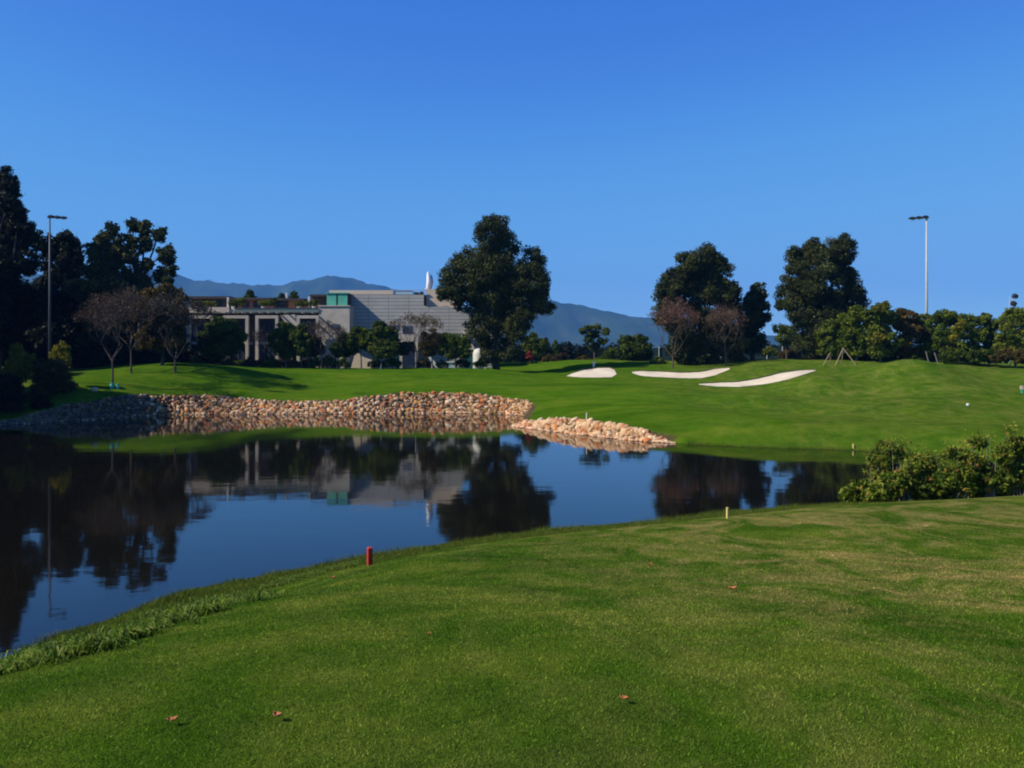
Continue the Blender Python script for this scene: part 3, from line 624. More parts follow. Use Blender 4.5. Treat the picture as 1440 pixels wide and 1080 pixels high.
for i, (px, w_, lf, lab) in enumerate([(340, 18, 'green', 'low green hedge bush below the first frame'), (366, 14, 'olive', 'low olive bush below the second frame'), (398, 16, 'brown', 'low reddish brown bush in front of the terrace building'), (428, 14, 'olive', 'low straw coloured bush right of the reddish brown one'), (676, 12, 'green', 'low green bush beside the white dome')]):
    shrub('shrub', lab, px, 94 if px < 600 else 91, [(px - w_ * .5, 512, w_ * .5, 5), (px, 510, w_ * .5, 6), (px + w_ * .5, 512, w_ * .5, 5)], lf, .16, 3)
for i, (px, h_, w_, lf, lab) in enumerate([(276, 12, 12, 'green', 'dark bush at the left end of the terrace building front'), (322, 9, 12, 'olive', 'low olive bush between the first two frames'), (352, 12, 10, 'brown', 'reddish bush at the foot of the paired concrete posts'), (382, 13, 11, 'green', 'green bush at the foot of the second frame'), (414, 9, 12, 'olive', 'straw coloured bush before the third frame'),
        (444, 12, 11, 'green', 'green bush below the last concrete frame'), (462, 14, 12, 'euc', 'dark bush at the left foot of the concrete tower'), (482, 10, 12, 'green', 'low green bush at the right foot of the concrete tower'), (530, 9, 14, 'euc', 'dark bush at the foot of the rounded yellow green tree'), (552, 12, 13, 'green', 'green bush left of the dark porch'), (596, 10, 12, 'olive', 'olive bush right of the dark porch'), (622, 8, 10, 'green', 'low bush before the sloping white bar'), (650, 10, 12, 'euc', 'dark bush before the glazed pavilion')]):
    D = 91.5; shrub('shrub', lab, px, D, [(px - w_ * .5, 517 - h_ * .5, w_ * .55, h_ * .6), (px, 515 - h_ * .6, w_ * .5, h_ * .65), (px + w_ * .5, 517 - h_ * .45, w_ * .55, h_ * .55)], lf, .17, 3.2)
tree('broadleaf_tree', 'narrow green tree between second and third frames', 424, 91, [(424, 462, 9, 9), (418, 474, 11, 12), (430, 478, 11, 12), (424, 492, 13, 10)], leaf='green', size=.2, cover=4, r0=.09, tone=.02)
tree('broadleaf_tree', 'small dark tree right of the porch door', 560, 92, [(558, 484, 10, 9), (566, 492, 10, 10), (552, 494, 9, 9)], leaf='euc', size=.2, cover=4, r0=.08)
# --- middle distance
tree('broadleaf_tree', 'loose olive green tree right behind the tall eucalyptus', 752, 112, [(748, 478, 14, 12), (762, 484, 12, 12), (750, 495, 16, 10), (740, 490, 10, 12)], leaf='green', size=.26, cover=3, r0=.15, tone=.1)
for px, ty, w_, lab, lf in [(768, 474, 7, 'slim dark conifer nearest the tall eucalyptus', 'pine'), (781, 477, 7, 'second slim conifer right of the tall eucalyptus', 'green'), (800, 480, 8, 'dark conifer below the hillside left of the fan tree', 'pine'), (815, 487, 8, 'lowest dark conifer touching the fan shaped tree', 'pine')]:
    tree('conifer_tree', lab, px, 128, [(px, ty + 5, w_ * .45, 6), (px, ty + 12, w_ * .75, 7), (px, ty + 20, w_, 7)], leaf=lf, size=.26, cover=3.2, r0=.1)
tree('fan_crowned_tree', 'fan shaped tree standing alone against the blue hill', 836, 108, [(819, 466, 7, 6), (828, 461, 8, 5), (840, 460, 8, 5), (852, 466, 7, 7), (835, 470, 12, 7), (826, 478, 8, 7), (848, 479, 9, 6), (836, 487, 10, 7)], leaf='green', size=.26, cover=3.4, r0=.14, tone=.02)
tree('broadleaf_tree', 'dark rounded tree between the fan tree and pink tree', 892, 104, [(882, 480, 14, 11), (900, 478, 13, 10), (890, 492, 22, 12), (908, 492, 14, 12), (875, 495, 12, 12), (895, 502, 24, 8)], leaf='green', size=.26, cover=3.6, r0=.16, tone=-.08)
for px, D, ty, w_, lf, lab in [(862, 120, 492, 14, 'green', 'low dark bush between fan tree and rounded tree'), (735, 106, 497, 14, 'euc', 'dark low bush at the foot of the tall eucalyptus'), (790, 112, 499, 12, 'brown', 'reddish low bush below the slim conifers'), (745, 104, 496, 5, 'red', 'small bright red shrub right of tall eucalyptus'), (772, 108, 502, 12, 'olive', 'straw coloured low bush below the slim conifers'),
                           (925, 97, 505, 14, 'yellowgreen', 'yellow green bush left under the pink bare tree'), (965, 97, 506, 12, 'yellowgreen', 'yellow green bush right under the pink bare tree'), (1012, 96, 506, 14, 'olive', 'brown green bush behind the middle bunker end'), (1040, 97, 502, 14, 'yellowgreen', 'yellowish bush below the narrow eucalyptus'),
                           (1082, 108, 491, 14, 'yellowgreen', 'tall yellowish bush in the gap between the big trees'), (1108, 104, 494, 16, 'olive', 'orange brown bush at the foot of the farthest right eucalyptus'), (850, 106, 503, 16, 'green', 'low green bush on the bank behind the small bunker'), (820, 107, 503, 14, 'olive', 'low dry bush on the bank left of small bunker top')]:
    shrub('shrub', lab, px, D, [(px - w_ * .5, ty + 5, w_ * .5, 6), (px, ty + 2, w_ * .55, 7), (px + w_ * .5, ty + 5, w_ * .5, 6)], lf, .2, 3)
bare_tree('bare_tree', 'pinkish brown bare tree at the middle bunker', 946, 93.5, 7.8, 4.6, 'pinkbrown', 3600, .16, .09, 8, 31, clear=.17, vase=.62)
bare_tree('bare_tree', 'smaller pinkish bare tree in front of the domed eucalyptus', 1021, 94, 6.8, 3.8, 'pinkbrown', 1500, .14, .08, 8, 33, clear=.18, vase=.62)
tree('broadleaf_tree', 'low dark spreading tree between the two big right trees', 1106, 97, [(1098, 462, 12, 8), (1112, 465, 12, 8), (1104, 476, 14, 10), (1120, 478, 10, 10)], leaf='green', size=.24, cover=3.2, r0=.12)
# --- right-hand row
RW = [
    (1168, 90, 'yellowgreen', 'green tree at the foot of the farthest right eucalyptus', [(1170, 458, 14, 10), (1160, 470, 14, 12), (1180, 472, 14, 12), (1168, 487, 18, 12)], -.28, None),
    (1204, 89, 'green', 'green tree with drooping limbs above the wooden props', [(1206, 438, 16, 10), (1194, 450, 16, 12), (1216, 452, 16, 12), (1200, 468, 20, 14), (1215, 480, 14, 12), (1190, 482, 14, 10)], .02, None),
    (1238, 88, 'green', 'tree with a yellow patch on top left of the floodlight', [(1242, 434, 14, 10), (1228, 442, 16, 12), (1250, 446, 14, 12), (1236, 462, 20, 14), (1224, 476, 16, 14), (1250, 478, 16, 16)], .05, [('yellow', [(1228, 433, 9, 8, 1.2), (1240, 428, 6, 5, 1.0), (1224, 475, 10, 12, 1.8)], -.2)]),
    (1272, 89, 'olive', 'thin olive leaved tree left of the right floodlight', [(1268, 438, 9, 8), (1278, 446, 12, 10), (1266, 456, 12, 10), (1282, 466, 14, 12), (1268, 480, 16, 12)], -.05, None),
    (1300, 90, 'green', 'low dark green tree directly under the right floodlight', [(1300, 450, 12, 8), (1292, 462, 14, 12), (1308, 466, 14, 12), (1300, 484, 18, 12)], -.1, None),
    (1330, 88, 'green', 'dark rounded tree just right of the floodlight pole', [(1326, 442, 16, 9), (1340, 446, 14, 9), (1318, 455, 16, 12), (1345, 460, 16, 14), (1328, 474, 24, 14), (1335, 488, 22, 10)], -.02, None),
    (1362, 87, 'green', 'tree with one large yellow cluster in the right row', [(1355, 448, 11, 8), (1368, 452, 12, 10), (1358, 466, 16, 12), (1374, 474, 14, 14), (1360, 488, 18, 10)], .05, [('yellow', [(1337, 462, 7, 8, 1.2), (1345, 455, 6, 5, 1.2), (1330, 476, 6, 8, 1.5)], 0)]),
    (1390, 87, 'yellowgreen', 'twiggy green tree second from the right edge', [(1386, 448, 10, 8), (1396, 458, 12, 10), (1384, 468, 14, 12), (1398, 480, 14, 12), (1386, 490, 14, 10)], -.25, None),
    (1428, 85, 'yellowgreen', 'bright green tree at the right edge with tiny lamp above', [(1425, 437, 12, 8), (1436, 445, 14, 10), (1418, 452, 14, 12), (1438, 462, 16, 14), (1416, 470, 16, 14), (1432, 484, 20, 14), (1412, 490, 14, 12)], -.12, None),
    (1462, 85, 'green', 'green tree cut off by the right edge', [(1460, 440, 16, 12), (1470, 460, 20, 18), (1458, 485, 20, 18)], 0, None)]
for px, D, lf, lab, bl, tn, ex in RW:
    bl = [(b[0], b[1] + (2 if b[1] < 445 else 0), b[2] * 1.12, b[3] * 1.08) for b in bl] + [(px, 494, 20, 10)]; tn += .08
    tree('broadleaf_tree', lab, px, D, bl, leaf=lf, size=.24, cover=4.0, r0=.11, bark='palebark', tone=tn, extra=ex, sub=.38)
for px, D, w_, lf, lab in [(1345, 86, 16, 'green', 'dark undergrowth below the tree with one yellow cluster'), (1385, 85, 16, 'green', 'dark undergrowth below the twiggy green tree'), (1420, 84, 18, 'olive', 'reddish undergrowth at the right edge of the row'), (1290, 92, 18, 'green', 'dark undergrowth below the right floodlight'), (1240, 91, 20, 'green', 'dark undergrowth below the yellow patched tree'), (1200, 93, 16, 'green', 'dark undergrowth behind the wooden props')]:
    shrub('shrub', lab, px, D, [(px - w_ * .5, 502, w_ * .55, 9), (px, 499, w_ * .55, 10), (px + w_ * .5, 501, w_ * .6, 11), (px - w_, 502, w_ * .6, 10), (px + w_, 502, w_ * .6, 10)], lf, .22, 4, tone=-.1)
# far wood that closes the gaps low down
fw = [(np.array([x, 150 + rng.uniform(-8, 8), 4.2 + rng.uniform(0, 1.2)]), np.array([4.5, 3.5, 2.6])) for x in np.arange(-10, 75, 4.2)]
v, f, a = crown_leaves(fw, .45, 3.0)
tag(mesh_np('distant_wood', v, f, M['pine'], v=a, loc=(30, 150, 3.6)), 'low dark distant wood behind the green and bunkers', 'trees', kind='stuff')
# trees poking over the terrace roof
for px, ty, w_, lab in [(351, 407, 11, 'dark conical treetop behind the brick roof storey'), (396, 411, 10, 'rounded treetop left of the white roof chimney'), (414, 410, 14, 'wider rounded treetop behind the orange wooden box')]:
    tree('conifer_tree', lab, px, 122, [(px, ty + 6, w_ * .55, 7), (px, ty + 14, w_, 9), (px, ty + 28, w_, 12)], leaf='green', size=.28, cover=3.2, r0=.2, tone=-.1)

# --- near shrubs on the right bank
NS = [
    (1232, 27.0, 'leafy shrub leaning over the water at the pond corner', [(1234, 652, 14, 20), (1246, 640, 20, 20), (1234, 678, 18, 22), (1250, 668, 20, 24), (1222, 690, 10, 12)]),
    (1272, 25.6, 'leafy shrub with an orange cluster second from the water', [(1268, 640, 18, 18), (1285, 660, 18, 20), (1262, 672, 18, 22), (1282, 688, 18, 14)]),
    (1312, 26.2, 'low yellow green shrub in the middle of the bank group', [(1308, 655, 16, 12), (1325, 662, 16, 16), (1304, 676, 16, 16), (1322, 686, 16, 12)]),
    (1350, 25.4, 'broad yellow green shrub with rusty leaves in the middle', [(1342, 640, 20, 14), (1362, 650, 20, 18), (1345, 668, 22, 18), (1368, 678, 18, 14)]),
    (1392, 25.2, 'tall pale green shrub with upright shoots near right edge', [(1385, 632, 18, 16), (1402, 640, 20, 20), (1388, 660, 22, 20), (1408, 672, 18, 16)]),
    (1432, 25.0, 'dense green shrub cut by the right edge of the bank', [(1425, 622, 18, 18), (1445, 630, 20, 24), (1430, 655, 22, 22), (1448, 672, 20, 16)]),
    (1475, 25.0, 'dense shrub just past the right edge', [(1470, 630, 22, 26), (1485, 655, 24, 26)]),
    (1540, 25.5, 'shrub on the bank outside the right edge', [(1530, 640, 26, 26), (1550, 665, 26, 26)]),
    (1610, 26.5, 'farthest shrub on the bank outside the right edge', [(1600, 640, 26, 24), (1620, 665, 26, 24)])]
for px, D, lab, bl in NS:
    bx = (px - CX) * D / F; bz = g(bx, D); B = []
    for b in bl:
        c = W(b[0], b[1], D); B.append((np.array([c[0], D + rng.uniform(-.4, .4), c[2]]), np.array([b[2], (b[2] + b[3]) * .5, b[3]]) * D / F))
    root = empty('shrub', (bx, D, bz), lab, 'shrub', 'leafy shrubs on the near bank')
    lowb = [(np.array([bx + o * .35, D + .1, bz + .42]), np.array([.48, .42, .42])) for o in (-1.4, 0, 1.4)] + [(np.array([bx + o * .35, D + .5, bz + .10]), np.array([.5, .4, .30])) for o in (-1.5, -.5, .5, 1.5)]
    C = []; R = random.Random(int(px) + 5)
    for k in range(46):
        b = B[R.randrange(len(B))]; s = b[0] + np.array([R.uniform(-.8, .8), R.uniform(-.8, .2), R.uniform(.2, .7)]) * b[1]; d = np.array([R.uniform(-.8, .8), R.uniform(-.5, .1), 1.]); ln = R.uniform(.15, .5)
        for q in range(9): C.append(s + d * ln * q / 8 - np.array([0, 0, .25 * (q / 8) ** 2 * ln]) + np.array([R.gauss(0, .04), R.gauss(0, .04), 0]))
    C = np.array(C); v0, f0 = leaf_quads(C, rdir(len(C)), .11, .35)
    B = [(c + np.array([R.uniform(-.1, .1), 0, R.uniform(-.12, .16)]), r * R.uniform(.72, .98)) for c, r in B]
    v, f, a = crown_leaves(B + lowb, .15, 2.6, .30, .42, .1, tone=.06)
    mesh_np('crown', np.concatenate([v, v0]), np.concatenate([f, f0 + len(v)]), M['shrub'], root, v=np.concatenate([a, np.repeat(rng.uniform(.4, 1, len(C)), 4)]))
    m = MB(); R = random.Random(int(px))
    for k in range(16):
        b = B[k % len(B)]; e = b[0] + np.array([R.uniform(-1, 1), R.uniform(-1, 1), R.uniform(0, 1.45)]) * b[1]; s = np.array([bx + R.uniform(-.2, .2), D + R.uniform(-.15, .15), bz - .05])
        m.tube([s, (s + e) / 2 + np.array([R.uniform(-.1, .1), 0, .1]), e], [.014, .010, .003], 4)
    m.build('stem', M['palebark'], root)

# ------------------------------------------------------------------ grass blades, tufts and weeds
def blades(X, Y, h, w, lean, base=None):
    n = len(X); Z = terr(X, Y) - .004 if base is None else base
    th = rng.uniform(0, 2 * PI, n); dx, dy = np.cos(th), np.sin(th); la = rng.uniform(0, 2 * PI, n); ll = lean * h * rng.uniform(.3, 1.2, n)
    b0 = np.stack([X - dx * w / 2, Y - dy * w / 2, Z], 1); b1 = np.stack([X + dx * w / 2, Y + dy * w / 2, Z], 1)
    t = np.stack([X + np.cos(la) * ll, Y + np.sin(la) * ll, Z + h], 1)
    return np.stack([b0, b1, t], 1).reshape(-1, 3), np.arange(3 * n).reshape(n, 3)
n = 560000
Dd = 2.6 + 19 * rng.random(n) ** 1.35; Xx = (rng.random(n) - .5) * 1.34 * Dd
dloc = sdist(Xx, Dd); ok = (dloc > 2.3) & (rng.random(n) < smooth((21.5 - Dd) / 8)); Xx, Dd, dloc = Xx[ok], Dd[ok], dloc[ok]
h = (.008 + .009 * rng.random(len(Xx))) * (1 + Dd * .02); w_ = .0028 + .0008 * Dd
v, f = blades(Xx, Dd, h, w_, 1.1)
val = np.clip(rng.normal(.42, .2, len(Xx)), 0, .9); val = np.where(rng.random(len(Xx)) < .03, 1., val)
tag(mesh_np('grass', v, f, M['blade'], v=np.repeat(val, 3), zone=np.repeat(zones(Xx, Dd, dloc), 3, axis=0)), 'short mown grass blades covering the near lawn', 'grass', kind='stuff')
# tufts along the lawn edge
edge = np.array([W(a, b, 1)[:1].tolist() + [0] for a, b in [(0, 0)]])
tl = np.array([hit(px, py, 6, 30)[:2] for px, py in [(-60, 968), (0, 950), (60, 932), (120, 918), (200, 893), (280, 862), (350, 836), (420, 815), (480, 798), (530, 787)]])
Lt = np.r_[0, np.cumsum(np.hypot(*np.diff(tl, axis=0).T))]
tv = []; tf = []; ta = []; nb = 0
for k in range(330):
    s = (rng.choice([.03, .10, .17, .24, .33, .41, .50, .58, .66, .74, .83, .92]) + rng.normal(0, .04)) % 1 * Lt[-1]; x = np.interp(s, Lt, tl[:, 0]) + rng.normal(0, .22); y = np.interp(s, Lt, tl[:, 1]) + rng.normal(0, .30)
    fall = 1 - .55 * s / Lt[-1]; m_ = int(rng.integers(14, 40)); th = rng.uniform(0, 2 * PI, m_); ln = rng.uniform(.07, .20, m_) * fall * rng.uniform(.6, 1.15); z = g(x, y)
    for q in range(m_):
        c, s_ = math.cos(th[q]), math.sin(th[q]); L0 = ln[q]; wd = .0065
        o = np.array([x + rng.normal(0, .05), y + rng.normal(0, .05), z]); d = np.array([c, s_, 0]); p = np.array([-s_, c, 0]) * wd
        tv += [o - p * .6, o + p * .6, o + d * L0 * .35 + p + (0, 0, L0 * .75), o + d * L0 * .35 - p + (0, 0, L0 * .75), o + d * L0 * .9 + (0, 0, L0 * .6), o + d * L0 * .9 + (0, 0, L0 * .58)]
        tf += [(nb, nb + 1, nb + 2, nb + 3), (nb + 3, nb + 2, nb + 4, nb + 5)]; nb += 6; ta += [min(1, max(0, rng.normal(.55, .25)))] * 6
tag(mesh_np('grass_tufts', np.array(tv), np.array(tf), M['tuft'], v=np.array(ta)), 'pale bluish green grass tufts along the lawn edge', 'grass', kind='stuff')
# rough weeds on the bank between lawn and water
n = 95000; i = rng.integers(0, 11 * KC, n); tt = rng.random((n, 1)); base = SH[i] * (1 - tt) + SH[(i + 1)] * tt
dirn = SH[i + 1] - SH[i]; dirn /= np.hypot(*dirn.T)[:, None]; nn = np.stack([dirn[:, 1], -dirn[:, 0]], 1)
off = rng.random((n, 1)) ** .8 * 3.2 + .12; q = base + nn * off; ds = sdist(q[:, 0], q[:, 1]); ok = (ds > .1); q, off, ds = q[ok], off[ok], ds[ok]
clump = .5 + .5 * np.sin(q[:, 0] * 2.1 + 1.5 * np.sin(q[:, 1] * 1.7)) * np.sin(q[:, 1] * 2.6 + 2 * np.sin(q[:, 0] * 1.1))
h = (.035 + .16 * clump * rng.random(len(q))) * (.5 + .8 * smooth((2.4 - ds) / 2)); v, f = blades(q[:, 0], q[:, 1], h, .012 + .006 * rng.random(len(q)), .8)
tag(mesh_np('waterside_weeds', v, f, M['weed'], v=np.repeat(np.clip(rng.normal(.45, .22, len(q)) + .3 * (ds < .35), 0, 1), 3)), 'rough weeds and grass on the near water edge', 'grass', kind='stuff')
# rough fringe on the far grass shore
n = 9000; i = rng.integers(13 * KC, 18 * KC - 2, n); tt = rng.random((n, 1)); base = SH[i] * (1 - tt) + SH[i + 1] * tt
dirn = SH[i + 1] - SH[i]; dirn /= np.hypot(*dirn.T)[:, None]; nn = np.stack([dirn[:, 1], -dirn[:, 0]], 1); q = base + nn * (rng.random((n, 1)) ** 2 * .5 + .05)
v, f = blades(q[:, 0], q[:, 1], .03 + .07 * rng.random(n), .03, .8)
tag(mesh_np('waterside_weeds', v, f, M['weed'], v=np.repeat(np.clip(rng.normal(.45, .25, n), 0, 1), 3)), 'rough grass fringe on the far right shore', 'grass', kind='stuff')

# fallen leaves
def fallen(px, py, s, rz, label):
    X, Y, Z = hit(px, py, 3, 40); n1 = 9; V = []; Fc = []
    for a in range(n1):
        t = a / (n1 - 1); wd = math.sin(PI * t ** .8) * .36 * (1 + .25 * math.sin(a * 2.4)) + .01
        for b in (-1, 0, 1):
            x = (t - .5) * s; y = b * wd * s; z = .35 * s * (abs(b) * .55 + (t - .5) ** 2 * 1.8)
            V.append((X + x * math.cos(rz) - y * math.sin(rz), Y + x * math.sin(rz) + y * math.cos(rz), Z + .026 + z))
    for a in range(n1 - 1):
        for b in range(2): k = a * 3 + b; Fc.append((k, k + 3, k + 4, k + 1))
    m = MB(); m.raw(V, Fc); o = m.build('fallen_leaf', M['dryleaf'], loc=(X, Y, Z))
    tag(o, label, 'leaf', 'fallen leaves on the near lawn')
    md = o.modifiers.new('thick', 'SOLIDIFY'); md.thickness = .003
fallen(242, 1030, .048, .5, 'curled orange leaf nearest the bottom left corner')
fallen(390, 1025, .05, 2.4, 'rust coloured leaf right of the curled orange one')
fallen(878, 1002, .042, -.6, 'single thin orange leaf near the bottom centre')
fallen(1030, 833, .10, .2, 'large rusty leaf in the middle of the right lawn')
fallen(914, 797, .08, .9, 'faded reddish leaf left of the large rusty one')
fallen(468, 815, .09, .3, 'tan leaf lying just left of the red stake')
fallen(604, 901, .03, 1.2, 'small yellow leaf in the middle of the lawn')

# ------------------------------------------------------------------ stakes and markers
def stake(name, label, px, pyb, w_, h_, mat, dmin=3, cat='stake', tilt=0):
    X, Y, Z = hit(px, pyb, dmin); m = MB()
    m.box(X - w_ / 2, X + w_ / 2, Y - w_ / 2, Y + w_ / 2, Z - .1, Z + h_ - w_ * .25)
    k = len(m.v); top = [m.v[k - 4 + i] for i in range(4)]; c = [X, Y]
    m.raw(top + [[c[0] + (p[0] - c[0]) * .55, c[1] + (p[1] - c[1]) * .55, Z + h_] for p in top], [(0, 1, 5, 4), (1, 2, 6, 5), (2, 3, 7, 6), (3, 0, 4, 7), (4, 5, 6, 7)])
    o = m.build(name, mat, loc=(X, Y, Z)); o.rotation_euler = (0, tilt, .5); return tag(o, label, cat)
stake('hazard_stake', 'short square red stake at the near pond edge', 520, 795, .095, .37, M['redpaint'])
stake('hazard_stake', 'thin pale yellow stake on the lawn crest before the water', 1023, 729, .05, .28, M['yellowpaint'])
stake('hazard_stake', 'small cream stake at the far shore beside shrubs', 1200, 630, .07, .22, M['yellowpaint'], 30)
stake('distance_post', 'thin pale post standing on the grassy point', 825, 592, .06, .5, M['offwhite'], 45)
def tee_marker(label, px, py, r, mat, dmin):
    X, Y, Z = hit(px, py, dmin); V = IV * r + np.array([X, Y, Z + r * .9]); V[:, 2] = np.maximum(V[:, 2], Z - .01)
    root = empty('ball_marker', (X, Y, Z), label, 'marker'); mesh_np('ball', V, IF, mat, root, smooth=True)
    m = MB(); m.tube([(X, Y, Z - .1), (X, Y, Z + r * .4)], [r * .35, r * .3], 8); m.build('spike', M['darkmetal'], root)
tee_marker('round cream ball marker on the right fairway', 1361, 571.5, .11, M['offwhite'], 40)
def bin_(label, px, py, w_, h_):
    X, Y, Z = hit(px, py, 50); root = empty('turquoise_marker', (X, Y, Z), label, 'marker', 'turquoise markers on the left lawn'); m = MB()
    m.tube([(X, Y, Z - .05), (X, Y, Z + h_ * .1), (X, Y, Z + h_ * .85)], [w_ * .5, w_ * .55, w_ * .42], 12); m.build('body', M['greenpaint'], root, smooth=True)
    m = MB(); m.tube([(X, Y, Z + h_ * .851), (X, Y, Z + h_ * .95), (X, Y, Z + h_)], [w_ * .48, w_ * .4, w_ * .12], 12); m.build('lid', M['greenpaint'], root, smooth=True)
bin_('left turquoise marker below the brown leafless tree', 157, 547, .34, .5); bin_('right turquoise marker below the brown leafless tree', 165, 547.5, .3, .42)
X, Y, Z = hit(133, 550, 50); q = IV * np.array([.32, .2, .2]) * (1 + rng.uniform(-.15, .15, (len(IV), 1))) + np.array([X, Y, Z + .1])
tag(mesh_np('rock', q, IF, M['stone'], v=np.full(len(q), .5), loc=(X, Y, Z)), 'lone pale rock on the lawn left of turquoise markers', 'rock')
# rake box behind the small bunker
X, Y, Z = hit(835, 517.5, 60); root = empty('bunker_post', (X, Y, Z), 'short white post at the back of the small bunker', 'post')
m = MB(); m.box(X - .11, X + .11, Y - .1, Y + .1, Z - .1, Z + .5); m.build('post', M['offwhite'], root); m = MB(); m.box(X - .2, X + .2, Y - .15, Y + .15, Z + .501, Z + .66); m.build('head', M['offwhite'], root)
# wooden props and supports
def props(label, segs, D, r, mat, name='tree_prop', cat='tree support'):
    s0 = segs[0]; x, y = (s0[0] - CX) * D / F, D; root = empty(name, (x, y, g(x, y)), label, cat)
    for (ax, ay, bx, by, dy) in segs:
        a = W(ax, ay, D); b = W(bx, by, D); b[1] += dy; b[2] = min(b[2], g(b[0], b[1]) - .05); m = MB(); m.tube([a, b], [r, r], 6); m.build('pole', mat, root)
props('wooden tripod of poles propping a young tree', [(1186, 489, 1174, 509, 0), (1186, 490, 1202, 510, -.4), (1186, 491, 1188, 508, .9)], 84.5, .05, M['stakewood'])
props('thin wooden pole pair left of the tripod', [(1167, 497, 1157, 511, 0), (1167, 498, 1171, 511, .5)], 85.5, .045, M['stakewood'])
props('two pale grey leaning posts on top of the right mound', [(1302, 494, 1306, 510, 0), (1314, 496, 1320, 510, 0)], 77.5, .05, M['palebark'])
X, Y, Z = hit(1437, 553, 45); root = empty('tee_sign', (X, Y, Z), 'small pinkish tee sign with teal foot at right edge', 'sign')
m = MB(); m.box(X - .05, X + .05, Y - .05, Y + .05, Z - .1, Z + .28); m.build('foot', M['greenpaint'], root); m = MB(); m.prism([(X - .12, Z + .281), (X + .12, Z + .281), (X + .12, Z + .5), (X + .08, Z + .55), (X - .08, Z + .55), (X - .12, Z + .5)], Y - .04, Y + .04); m.build('board', M['beige'], root)

# ------------------------------------------------------------------ floodlights
def floodlight(label, px, D, topy, sgn, mat, q=1.0):
    x = (px - CX) * D / F; zb = g(x, D); zt = CAMZ - (topy - HZ) * D / F
    root = empty('floodlight', (x, D, zb), label, 'floodlight', 'tall floodlight poles')
    m = MB(); m.tube([(x, D, zb - .3), (x, D, zb + (zt - zb) * .5), (x, D, zt)], [.20 * q, .15 * q, .10 * q], 12); m.build('pole', mat, root, smooth=True)
    m = MB(); m.tube([(x, D, zb), (x, D, zb + .12)], [.36, .36], 12); m.build('base_plate', mat, root)
    m = MB(); m.tube([(x - sgn * .2, D, zt), (x + sgn * 1.9 * q, D + .5 * q, zt + .02)], [.05, .05], 6); m.build('crossarm', M['darkmetal'], root)
    for k in range(3):
        cx = x + sgn * (.15 + k * .75) * q; cy = D + .04 + k * .18 * q; z = zt + (.16 - .05 * k) * q
        m = MB(); prof = [(-.30, -.16), (.30, -.05), (.34, .06), (.18, .17), (-.18, .12), (-.34, -.04)]
        m.prism([(cx + sgn * a * q, z + b * q) for a, b in (prof if sgn > 0 else prof[::-1])], cy - .34 * q, cy + .34 * q); h_ = m.build('lamp_head', M['darkmetal'], root)
        m = MB(); m.prism([(cx - .25 * q, z - .20 * q), (cx + .25 * q, z - .20 * q), (cx + .25 * q, z - .165 * q), (cx - .25 * q, z - .165 * q)], cy - .26 * q, cy + .26 * q); m.build('lens', M['paleglass'], h_)
floodlight('tall slim floodlight pole in front of the left wood', 70, 71, 306, 1, M['darksteel'], .62)
floodlight('tall pale floodlight pole rising behind the right row', 1303, 108, 307, -1, M['steel'])
x, D_ = (1424 - CX) * 150 / F, 150; zt = W(0, 417, 150)[2]; root = empty('small_lamp_mast', (x, D_, g(x, D_)), 'tiny distant lamp mast above the right edge tree', 'lamp')
m = MB(); m.tube([(x - .5, D_, g(x, D_)), (x - .5, D_, zt)], [.12, .08], 8); m.build('pole', M['steel'], root)
m = MB(); m.tube([(x - .5, D_, zt - 1.), (x + .5, D_, zt - .2)], [.06, .06], 6); m.build('crossarm', M['steel'], root)
for a, b in ((.5, .0), (.25, -1.3)):
    m = MB(); m.tube([(x + a, D_ - .3, zt + b), (x + a, D_ + .3, zt + b + .1)], [.38, .5], 10); m.build('lamp_head', M['darkmetal'], root)

# netting fence behind the bunkers
x0, x1, yF = (905 - CX) * 112 / F, (1100 - CX) * 112 / F, 112; root = empty('netting_fence', (x0, yF, g(x0, yF)), 'dark green netting fence behind the bare pink tree', 'fence')
zg = 3.6
m = MB(); m.box(x0, x1, yF - .02, yF + .02, zg, zg + 2.4); m.build('netting', M['net'], root)
for k in range(10):
    xx = x0 + (x1 - x0) * k / 9; m = MB(); m.tube([(xx, yF - .1, zg - .3), (xx, yF - .1, zg + 2.6)], [.06, .06], 8); m.build('post', M['steel'], root)

# ------------------------------------------------------------------ buildings
def X_(px, D): return (px - CX) * D / F
def Z_(py, D): return CAMZ - (py - HZ) * D / F
def pbox(px0, px1, py0, py1, D, depth, mb=None):
    mb = mb or MB(); return mb.box(X_(px0, D), X_(px1, D), D, D + depth, Z_(py1, D), Z_(py0, D))
# terrace building
D1 = 97.0; zb = 2.6
tb = empty('terrace_building', (X_(360, D1), D1 + 6, 3.4), 'low terrace building with pale concrete frames and roof plants', 'building')
m = MB(); m.box(X_(255, 100), X_(452, 100), 100, 114, zb, Z_(442, 100)); wallp = m.build('wall', M['darkwall'], tb)
m = MB(); pbox(248, 452, 434, 440, 98.6, 15.4, m); m.build('terrace_slab', M['concrete'], tb)
def frame(p0, p1, right=True, left=True, top=443.5):
    t = 4.0; m = MB(); D = D1
    if left: m.box(X_(p0, D), X_(p0 + t, D), D, D + .45, zb, Z_(top, D))
    if right: m.box(X_(p1 - t, D), X_(p1, D), D, D + .45, zb, Z_(top, D))
    m.box(X_(p0 + (t if left else 0), D), X_(p1 - (t if right else 0), D), D, D + .45, Z_(top + 4.2, D), Z_(top, D))
    m.build('concrete_frame', M['concrete'], tb)
frame(262, 300); frame(314, 349); frame(359, 391); frame(417, 448)
